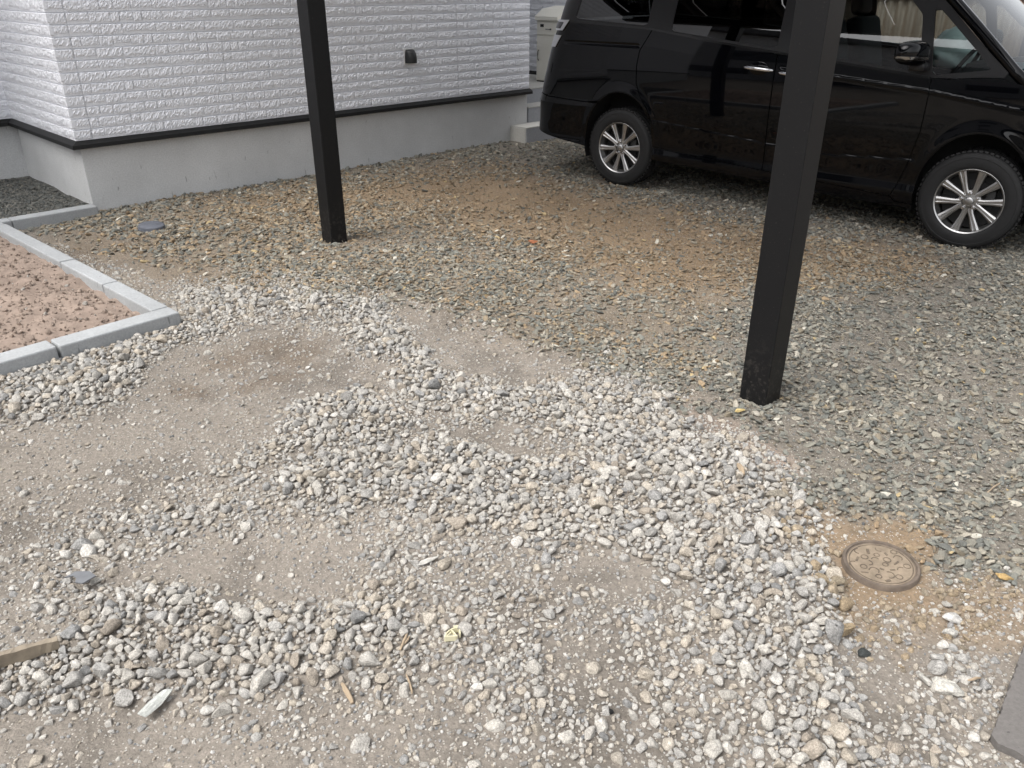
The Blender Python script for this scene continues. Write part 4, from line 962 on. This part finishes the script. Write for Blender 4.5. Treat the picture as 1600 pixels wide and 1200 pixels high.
# wheels
def make_wheel(loc, outer):
    Mw = Matrix.Rotation(-outer*math.pi/2, 4, 'X')        # lathe axis z -> outwards
    mm = MB(); R_ = .324
    prof = [(.212, -.10), (.235, -.112), (.275, -.112), (.305, -.104), (.322, -.088), (R_, -.06), (R_, -.045), (R_-.007, -.043), (R_-.007, -.036), (R_, -.034), (R_, -.006), (R_-.007, -.004), (R_-.007, .004), (R_, .006), (R_, .034), (R_-.007, .036), (R_-.007, .043), (R_, .045), (R_-.001, .06), (.317, .086), (.309, .100), (.298, .1055), (.286, .109), (.283, .1075), (.262, .1115), (.240, .1115), (.222, .108), (.212, .100)]
    mm.lathe(prof, 72, Mw)
    for k in range(60):      # shoulder lugs
        a = 2*math.pi*k/60
        for zz in (.073, -.073):
            mm.box(Mw @ Vector((.3205*math.cos(a), .3205*math.sin(a), zz)), (.012, .022, .030), rot=(Mw @ Matrix.Rotation(a, 4, 'Z') @ Matrix.Rotation(math.radians(20 if zz > 0 else -20), 4, 'Y')).to_3x3())
    tyre = mm.build('wheel', M_TYRE, van, angle=35); tyre.location = loc
    mm = MB(); mm.lathe([(.198, -.09), (.200, .06), (.202, .088), (.206, .098), (.213, .103), (.2165, .101), (.2165, .095), (.210, .088)], 72, Mw); mm.lathe([(.190, .06), (.200, .082), (.203, .094)], 72, Mw)
    # spokes
    for k in range(10):
        a0 = 2*math.pi*k/10+.1; tw = .10
        rs = [.045, .085, .125, .165, .203]; ws_ = [.021, .0170, .0190, .0230, .0275]; zf = [.082, .082, .084, .088, .0925]; zb = [.045, .050, .055, .062, .070]
        secs = []
        for r_, w_, z_, zb_, t_ in zip(rs, ws_, zf, zb, range(5)):
            a = a0+tw*(1-t_/4)**2*(1 if k % 2 else -1)
            cs, sn = math.cos(a), math.sin(a)
            def P_(dt, z__): return Mw @ Vector((r_*cs-dt*sn, r_*sn+dt*cs, z__))
            secs.append([mm.bm.verts.new(P_(d_, z__)) for d_, z__ in ((-w_, zb_), (-w_*.92, z_-.003), (-w_*.45, z_+.0015), (-w_*.3, z_-.002), (w_*.3, z_-.002), (w_*.45, z_+.0015), (w_*.92, z_-.003), (w_, zb_))])
        for a_, b_ in zip(secs[:-1], secs[1:]):
            for i in range(8): mm.bm.faces.new((a_[i], a_[(i+1) % 8], b_[(i+1) % 8], b_[i]))
    mm.lathe([(.0, .074), (.062, .074), (.070, .070), (.072, .045)], 40, Mw)
    rim = mm.build('rim', M_RIM, tyre, angle=30)
    mm = MB(); mm.lathe([(.0, .093), (.020, .0925), (.027, .089), (.030, .083), (.030, .07)], 32, Mw); mm.build('hub_cap', M_CHROME if False else M_RIM, tyre, smooth=True)
    for k in range(5):
        a = 2*math.pi*k/5+.42; mm = MB(); Mn = Mw @ Matrix.Translation((.052*math.cos(a), .052*math.sin(a), 0))
        mm.lathe([(.0115, .06), (.0115, .084), (.009, .0895), (.0, .091)], 6, Mn); mm.build('lug_nut', M_CHROME, tyre)
    mm = MB(); mm.lathe([(.0, .02), (.135, .02), (.135, .008), (.0, .008)], 48, Mw); mm.lathe([(.0, .004), (.19, .004), (.198, -.02)], 40, Mw); mm.build('brake_disc', M_RIMDARK, tyre)
    mm = MB(); mm.box(Mw @ Vector((.115, .03, .025)), (.055, .12 if False else .06, .10), bev=.008); mm.build('brake_caliper', M_RIMDARK, tyre, angle=40)
    return tyre
hubs = [(0, .305), (-WB, .325)]
for hx, hz in hubs:
    make_wheel((hx, -.838+.092, hz), -1); make_wheel((hx, .838-.092, hz), 1)
# mud flap behind the front wheel / bracket by the rear wheel
for s_ in (1, -1):
    mm = MB(); mm.box((-.37, s_*.80, .26), (.012, .09, .10), bev=.003); mm.build('mud_flap', M_TRIM, van)
vanM = Matrix.Translation(VO.tolist()) @ Matrix.Rotation(math.atan2(vf[1], vf[0]), 4, 'Z')
# things left inside the van
bm_ = MB(); bmesh.ops.create_icosphere(bm_.bm, subdivisions=4, radius=1.0)
for v in bm_.bm.verts:
    p = v.co; nn = .5*math.sin(p.x*7+p.y*3+1)+.4*math.sin(p.y*9-p.z*5)+.35*math.sin(p.z*11+p.x*6)
    v.co = Vector((p.x*.20, p.y*.20, max(p.z, -.5)*.20*(1-.45*abs(p.x))))*(1+.09*nn)
M_BAG = simple('pale_plastic_bag', (.62, .74, .74), .3)
bag = bm_.build('plastic_bag', M_BAG, None, smooth=True); bag.location = vanM @ Vector((-.62, .40, 1.02+.10)); tag(bag, 'crumpled pale plastic bag behind the front door glass', 'plastic bag')
mm = MB(); mm.box((0, 0, .43), (.42, .40, .86)); 
mm.bm.free()
for k, (xo, yo, cl) in enumerate(((-.06, -.60, (.55, .56, .50)), (.06, -.60, (.10, .33, .38)))):
    mm = MB(); mm.lathe([(.0, 0), (.042, 0), (.045, .004), (.045, .035), (.041, .04), (.0, .04)], 28); o = mm.build('tin', simple('tin_lid', cl, .35), None, angle=40)
    o.location = vanM @ Vector((xo, yo, 1.118)); tag(o, ('pale' if k == 0 else 'teal')+' round tin on the dashboard behind the quarter glass', 'tin')
# ------------------------------------------------------------------ brown corrugated fence beyond the van
fo = VO - vr*3.5 + vf*4.5
fence = empty('corrugated_fence', fo, math.atan2(-vf[1], -vf[0])); tag(fence, 'brown corrugated metal fence standing behind the van', 'fence')
M_FENCE = simple('brown_corrugated_metal', (.17, .115, .085), .55, var=.18, vs=3)
for k in range(16):
    n_ = 33; xs = np.linspace(0, .88, n_); ys = .013*np.sin(xs/.11*2*math.pi)
    V_ = np.concatenate([np.stack([xs, ys, np.full(n_, .06)], 1), np.stack([xs, ys, np.full(n_, 1.80)], 1), np.stack([xs, ys+.002, np.full(n_, 1.80)], 1), np.stack([xs, ys+.002, np.full(n_, .06)], 1)])
    F_ = [(r*n_+i, r*n_+i+1, ((r+1) % 4)*n_+i+1, ((r+1) % 4)*n_+i) for r in range(4) for i in range(n_-1)]
    o = link('sheet', np_mesh('fence_sheet', V_, F_, M_FENCE, True), fence); o.location = (k*.87, .002*(k % 2), 0)
for k in range(8):
    mm = MB(); mm.box((k*1.74, .05, .87), (.05, .05, 1.84)); mm.build('fence_post', M_POST, fence)
for zz in (.4, 1.5):
    mm = MB(); mm.box((6.9, .03, zz), (13.9, .03, .05)); mm.build('rail', M_POST, fence)

# ------------------------------------------------------------------ houses over the street, seen only as reflections in the van
M_NB = simple('grey_house_wall', (.34, .34, .35), .8, var=.08, vs=2); M_NB2 = simple('beige_house_wall', (.42, .40, .36), .8, var=.08, vs=2); M_NG = simple('window_glass', (.02, .025, .03), .08)
def block(name, label, loc, rz, w, d, h, mat, win):
    e = empty(name, loc, rz); tag(e, label, 'house')
    mm = MB(); mm.box((0, d/2, h/2-.2), (w, d, h+.4)); mm.build('wall', mat, e)
    mm = MB(); mm.box((0, d/2, h+.15), (w+.8, d+.8, .3)); mm.build('roof', M_ROOF, e)
    for (wx_, wz_, ww, wh) in win:
        mm = MB(); mm.box((wx_, -.01, wz_), (ww, .06, wh)); wo = mm.build('window', M_NG, e)
        mm = MB()
        for sx_, sz_, dx, dz_ in ((0, wh/2, ww+.1, .06), (0, -wh/2, ww+.1, .06), (ww/2, 0, .06, wh), (-ww/2, 0, .06, wh), (0, 0, .05, wh)): mm.box((wx_+sx_, -.03, wz_+sz_), (dx, .08, dz_))
        mm.build('frame', M_POST, wo)
block('neighbour_house', 'grey two-storey house across the street mirrored in the van', (-12.5, -2.5, 0), math.radians(-66)+math.pi, 14, 7, 6.6, M_NB, [(-3.5, 1.6, 1.7, 1.2), (0, 1.2, .9, 2.1), (3.5, 1.6, 1.7, 1.2), (-3, 4.3, 1.7, 1.2), (2.5, 4.3, 1.7, 1.2)])
block('neighbour_house', 'beige two-storey house behind the street mirrored in the van', (-6, -15, 0), math.radians(-20)+math.pi, 12, 7, 6, M_NB2, [(-3.5, 1.6, 1.7, 1.2), (0, 1.2, .9, 2.1), (3.5, 1.6, 1.7, 1.2), (-3, 4.3, 1.7, 1.2), (2.5, 4.3, 1.7, 1.2)])

# ------------------------------------------------------------------ pavement slab at the street edge
M_SLAB = concrete('pavement_concrete', (.145, .135, .128), .16, .2, .6)
e1, e2 = PAVE_E1, PAVE_E2
pts = [PAVE0+e1*(.01*k)+e2*random.uniform(0, .006) for k in range(2, 60)]+[PAVE0+e1*6, PAVE0+e1*6+e2*3, PAVE0+e2*3]+[PAVE0+e2*(.01*k)+e1*random.uniform(0, .006) for k in range(40, 1, -1)]
mm = MB(); mm.prism([(p[0], p[1]) for p in pts][::-1], -.12, .022); o = mm.build('pavement', M_SLAB); tag(o, 'grey brown concrete pavement edge', 'pavement', kind='structure')

# ------------------------------------------------------------------ small things on the ground
def gh(x, y): return float(ground_h(np.array([x]), np.array([y]))[0])
# cast iron cover with a worn relief
M_IRON, nt, b = new_mat('worn_cast_iron'); co = N(nt, 'ShaderNodeTexCoord').outputs['Object']
dn = ramp(nt, noise(nt, 30, 5, .7, co), [(.38, 0.0), (.62, 1.0)]); nt.links.new(mixc(nt, dn, (.085, .065, .05), (.17, .135, .10)), b.inputs['Base Color']); b.inputs['Roughness'].default_value = .75; b.inputs['Metallic'].default_value = .25
bump(nt, b, noise(nt, 160, 4, .6, co), .4, .003)
M_IRONRIM = simple('dark_iron_rim', (.13, .102, .08), .75, metal=.1, var=.35, vs=30)
M_COVER = simple('dusty_cover_plate', (.225, .178, .128), .85, var=.35, vs=28, bmp=.4, bs=220)
mz = gh(MHC[0], MHC[1])
cov = empty('manhole_cover', (MHC[0], MHC[1], mz+.004), math.radians(-20)); cov.rotation_euler = (math.radians(1.5), math.radians(-2), math.radians(-20)); tag(cov, 'small round rusty iron manhole cover set in brown dirt', 'manhole cover')
mm = MB(); mm.lathe([(MHR*.93, -.06), (MHR, -.06), (MHR, .014), (MHR-.003, .0185), (MHR-.010, .0185), (MHR-.012, .013), (MHR*.80, .012)], 64); mm.build('frame_ring', M_IRONRIM, cov, angle=40)
mm = MB(); mm.lathe([(.0, .0135), (MHR-.016, .0135), (MHR-.0145, .0105), (MHR-.0145, -.05)], 64); mm.build('plate', M_COVER, cov, angle=40)
# raised relief: curls, rings and short bars (worn pattern, nothing legible)
rel = MB()
def ring(cx_, cy_, r_, a0=0, a1=360, w=.0028, n_=18): rel.tube([(cx_+r_*math.cos(math.radians(a0+(a1-a0)*k/n_)), cy_+r_*math.sin(math.radians(a0+(a1-a0)*k/n_)), .0138) for k in range(n_+1)], w, 6)
ring(0, 0, MHR-.021, 0, 360, .0018, 48)
rl = random.Random(4)
for k in range(26):
    a = k*2.399963; q = .082*math.sqrt((k+.6)/26); cx_, cy_ = q*math.cos(a), q*math.sin(a)
    if k % 3 == 0: ring(cx_, cy_, rl.uniform(.007, .012), 0, 360, .0017, 12)
    elif k % 3 == 1: a0 = rl.uniform(0, 360); ring(cx_, cy_, rl.uniform(.009, .015), a0, a0+rl.uniform(120, 230), .0019, 10)
    else: rel.box((cx_, cy_, .0138), (rl.uniform(.012, .024), rl.uniform(.005, .009), .0035), rz=rl.uniform(0, 3.14), bev=.001)
rel.build('relief', M_IRON, cov, smooth=False)
# blue-grey pipe cap
cp = G(237, 356, .01); mm = MB()
cap = empty('pipe_cap', (cp[0], cp[1], gh(cp[0], cp[1])+.010)); cap.rotation_euler = (math.radians(3), math.radians(4), 0); tag(cap, 'round blue grey plastic pipe cap in gravel near the house', 'pipe cap')
M_CAP = simple('blue_grey_plastic', (.11, .118, .14), .55, var=.2, vs=15)
mm.lathe([(.0, .028), (.080, .027), (.087, .023), (.089, .017), (.089, -.03)], 48); mm.build('cap', M_CAP, cap, angle=40)
mm = MB(); mm.lathe([(.089, .004), (.0935, .004), (.0935, -.002), (.0935, -.05)], 48); mm.build('collar', M_CAP, cap, angle=40)
# broken wooden batten
def batten():
    p0 = G(-40, 1052, .03); p1 = G(92, 1005, .035); d = Vector((p1-p0).tolist()); L_ = d.length; d.normalize()
    o_ = empty('wood_batten', (p0+p1)/2); o_.rotation_euler = (0, 0, math.atan2(d.y, d.x)); o_['label'] = 'split pale wooden batten lying on the gravel heap'; o_['category'] = 'wood'
    mm_ = MB(); n_ = 16; secs = []
    for k in range(n_+1):
        x = -L_/2+L_*k/n_; j = lambda s: random.uniform(-s, s)
        hgt = .034*(1-.45*(k/n_))
        secs.append([mm_.bm.verts.new((x, y_+j(.0015), z_+j(.0018))) for y_, z_ in ((-.006, -.012), (-.006, hgt), (.006, hgt+.004), (.0065, -.012))])
    for a, c_ in zip(secs[:-1], secs[1:]):
        for i in range(4): mm_.bm.faces.new((a[i], a[(i+1) % 4], c_[(i+1) % 4], c_[i]))
    mm_.bm.faces.new(secs[0]); mm_.bm.faces.new(secs[-1][::-1])
    M_W = simple('weathered_wood', (.24, .20, .15), .8, var=.35, vs=22, bmp=.3, bs=90)
    mm_.build('batten', M_W, o_)
    mm_ = MB(); mm_.box((-.02, .014, -.002), (L_*.55, .03, .004), rot=Euler((math.radians(12), 0, .05)).to_matrix()); mm_.build('splinter', M_W, o_)
batten()
# pale yellow plastic spacer
sp = G(712, 998, .012); spc = empty('plastic_spacer', (sp[0], sp[1], gh(sp[0], sp[1])+.006)); spc.rotation_euler = (math.radians(-4), math.radians(5), math.radians(8)); tag(spc, 'broken pale yellow plastic spacer on the bare dirt', 'plastic piece')
M_SP = simple('yellowed_plastic', (.62, .58, .40), .45, var=.08, vs=40)
mm = MB()
pp = [(-.030, -.016), (-.026, -.002), (-.016, .010), (-.004, .017), (.010, .020)]
for a, c_ in zip(pp[:-1], pp[1:]):
    d = math.atan2(c_[1]-a[1], c_[0]-a[0]); mm.box(((a[0]+c_[0])/2, (a[1]+c_[1])/2, .007), (math.hypot(c_[0]-a[0], c_[1]-a[1])+.003, .0035, .016), rz=d)
mm.box((-.015, -.0155, .007), (.030, .0035, .016), rz=.03); mm.box((-.004, -.002, .007), (.0035, .030, .014), rz=.45); mm.box((.011, .008, .007), (.0035, .026, .014), rz=.05); mm.box((-.019, -.004, .007), (.003, .022, .012), rz=-.7)
mm.build('web', M_SP, spc)
mm = MB(); mm.box((.012, .024, .013), (.034, .0045, .008), rz=.12); mm.build('tab', M_SP, spc)
# single stones and scraps that stand out
def odd_stone(u, v, r, colr, label, name='stone', cat='stone', shape=3, chips=False, sq=(1.2, .85, .8), rz=0.0, grp=None, lift=.35):
    p = G(u, v, .01); o_ = link(name, (V_CHIP if chips else V_PALE)[shape % 18]); o_.location = (p[0], p[1], gh(p[0], p[1])+r*lift); o_.scale = (r*sq[0], r*sq[1], r*sq[2]); o_.rotation_euler = (random.uniform(-.2, .2), random.uniform(-.2, .2), rz); o_['col'] = list(colr)
    tag(o_, label, cat, grp); return o_
odd_stone(1350, 1017, .019, (.055, .06, .058), 'black stone on bare dirt below the manhole cover', shape=5)
odd_stone(1478, 1076, .034, (.56, .54, .49), 'large whitish stone near the pavement edge', shape=9, rz=-.6)
odd_stone(1445, 1062, .030, (.52, .50, .46), 'elongated whitish stone beside a larger white stone', shape=2, rz=1.9, sq=(1.4, .7, .8))
odd_stone(1488, 966, .026, (.58, .56, .53), 'rounded white stone on the dirt right of the cover', shape=11)
odd_stone(1484, 990, .026, (.55, .53, .49), 'white stone just below a rounder white one', shape=14, rz=.3)
odd_stone(243, 1103, .033, (.54, .55, .52), 'white pointed stone shard in the grey gravel heap', shape=4, sq=(1.5, .55, .6), rz=.9, chips=True, lift=.8)
odd_stone(664, 879, .030, (.52, .50, .46), 'flat white stone flake lying on dirt', shape=7, sq=(1.5, .55, .6), rz=.35, chips=True)
odd_stone(1315, 990, .034, (.34, .265, .17), 'blocky tan stone at the edge of the gravel', shape=1, sq=(1.1, .9, .8))
odd_stone(1323, 945, .032, (.36, .28, .185), 'tan angular stone below the manhole cover', shape=16, rz=.8)
odd_stone(1288, 910, .030, (.33, .265, .18), 'brown angular stone beside the manhole cover', shape=12, rz=-.5)
odd_stone(1308, 911, .028, (.28, .235, .17), 'dark tan stone touching another brown stone', shape=8, rz=.5)
odd_stone(1210, 780, .034, (.30, .27, .22), 'brown grey stone at the gravel boundary', shape=6)
odd_stone(1155, 642, .022, (.62, .48, .22), 'yellow stone chip at the foot of the carport post', shape=3, chips=True, lift=1.0)
odd_stone(833, 377, .030, (.40, .16, .08), 'orange red brick fragment among the slate chips', name='brick_fragment', cat='brick fragment', shape=10, chips=True, lift=.6)
odd_stone(1570, 905, .026, (.50, .34, .15), 'ochre stone on the slate chips near the pavement', shape=5, chips=True, lift=.6)
odd_stone(953, 1112, .010, (.02, .02, .02), 'small black lump on the pale grit', shape=5)
# dark broken plastic plate
p = G(127, 904, .03); mm = MB(); mm.prism([(-.055, -.004), (-.03, .022), (.012, .026), (.045, .010), (.022, -.022), (-.005, -.020), (-.012, -.004), (-.03, .004)], 0, .004)
o = mm.build('plastic_shard', simple('grey_plastic_shard', (.13, .135, .145), .7, var=.2, vs=30)); o.location = (p[0], p[1], gh(p[0], p[1])+.034); o.rotation_euler = (.12, -.1, -.2); tag(o, 'curved dark grey plastic shard on pale gravel', 'plastic shard')
# wood scraps and twigs
M_STICK = simple('dry_wood', (.33, .255, .175), .8, var=.2, vs=30)
def stick(u0, v0, u1, v1, r, label, name='wood_sliver', flat=.4):
    a = G(u0, v0); b_ = G(u1, v1); n_ = 7; pts = []
    for k in range(n_):
        t = k/(n_-1); p = a*(1-t)+b_*t; q = math.sin(t*math.pi)*.003
        pts.append((p[0]+random.uniform(-.0015, .0015), p[1]+random.uniform(-.0015, .0015), gh(p[0], p[1])+r*.8+.006+q))
    mm_ = MB(); mm_.tube(pts, r, 6, True, lambda t: r*(1-.45*abs(2*t-1)**2)); o_ = mm_.build(name, M_STICK); tag(o_, label, 'wood sliver'); return o_
stick(627, 1028, 638, 998, .0042, 'upright wood sliver on dirt near the yellow spacer')
stick(633, 1018, 641, 1006, .003, 'short splinter beside a longer wood sliver')
stick(636, 1062, 645, 1090, .003, 'thin tan wood splinter below the grey stones')
stick(535, 1075, 552, 1105, .007, 'pale curved wood chip at the edge of the gravel heap')
stick(1535, 775, 1572, 748, .0028, 'dry twig lying across the slate chips', 'twig')
stick(1152, 735, 1160, 752, .011, 'short reddish wood block lodged in pale gravel', 'wood_block')
stick(1262, 935, 1268, 905, .0028, 'thin dry stalk over the gravel by the tan stones', 'twig')
stick(1510, 1068, 1532, 1063, .004, 'orange brown wood splinter near the white stones')
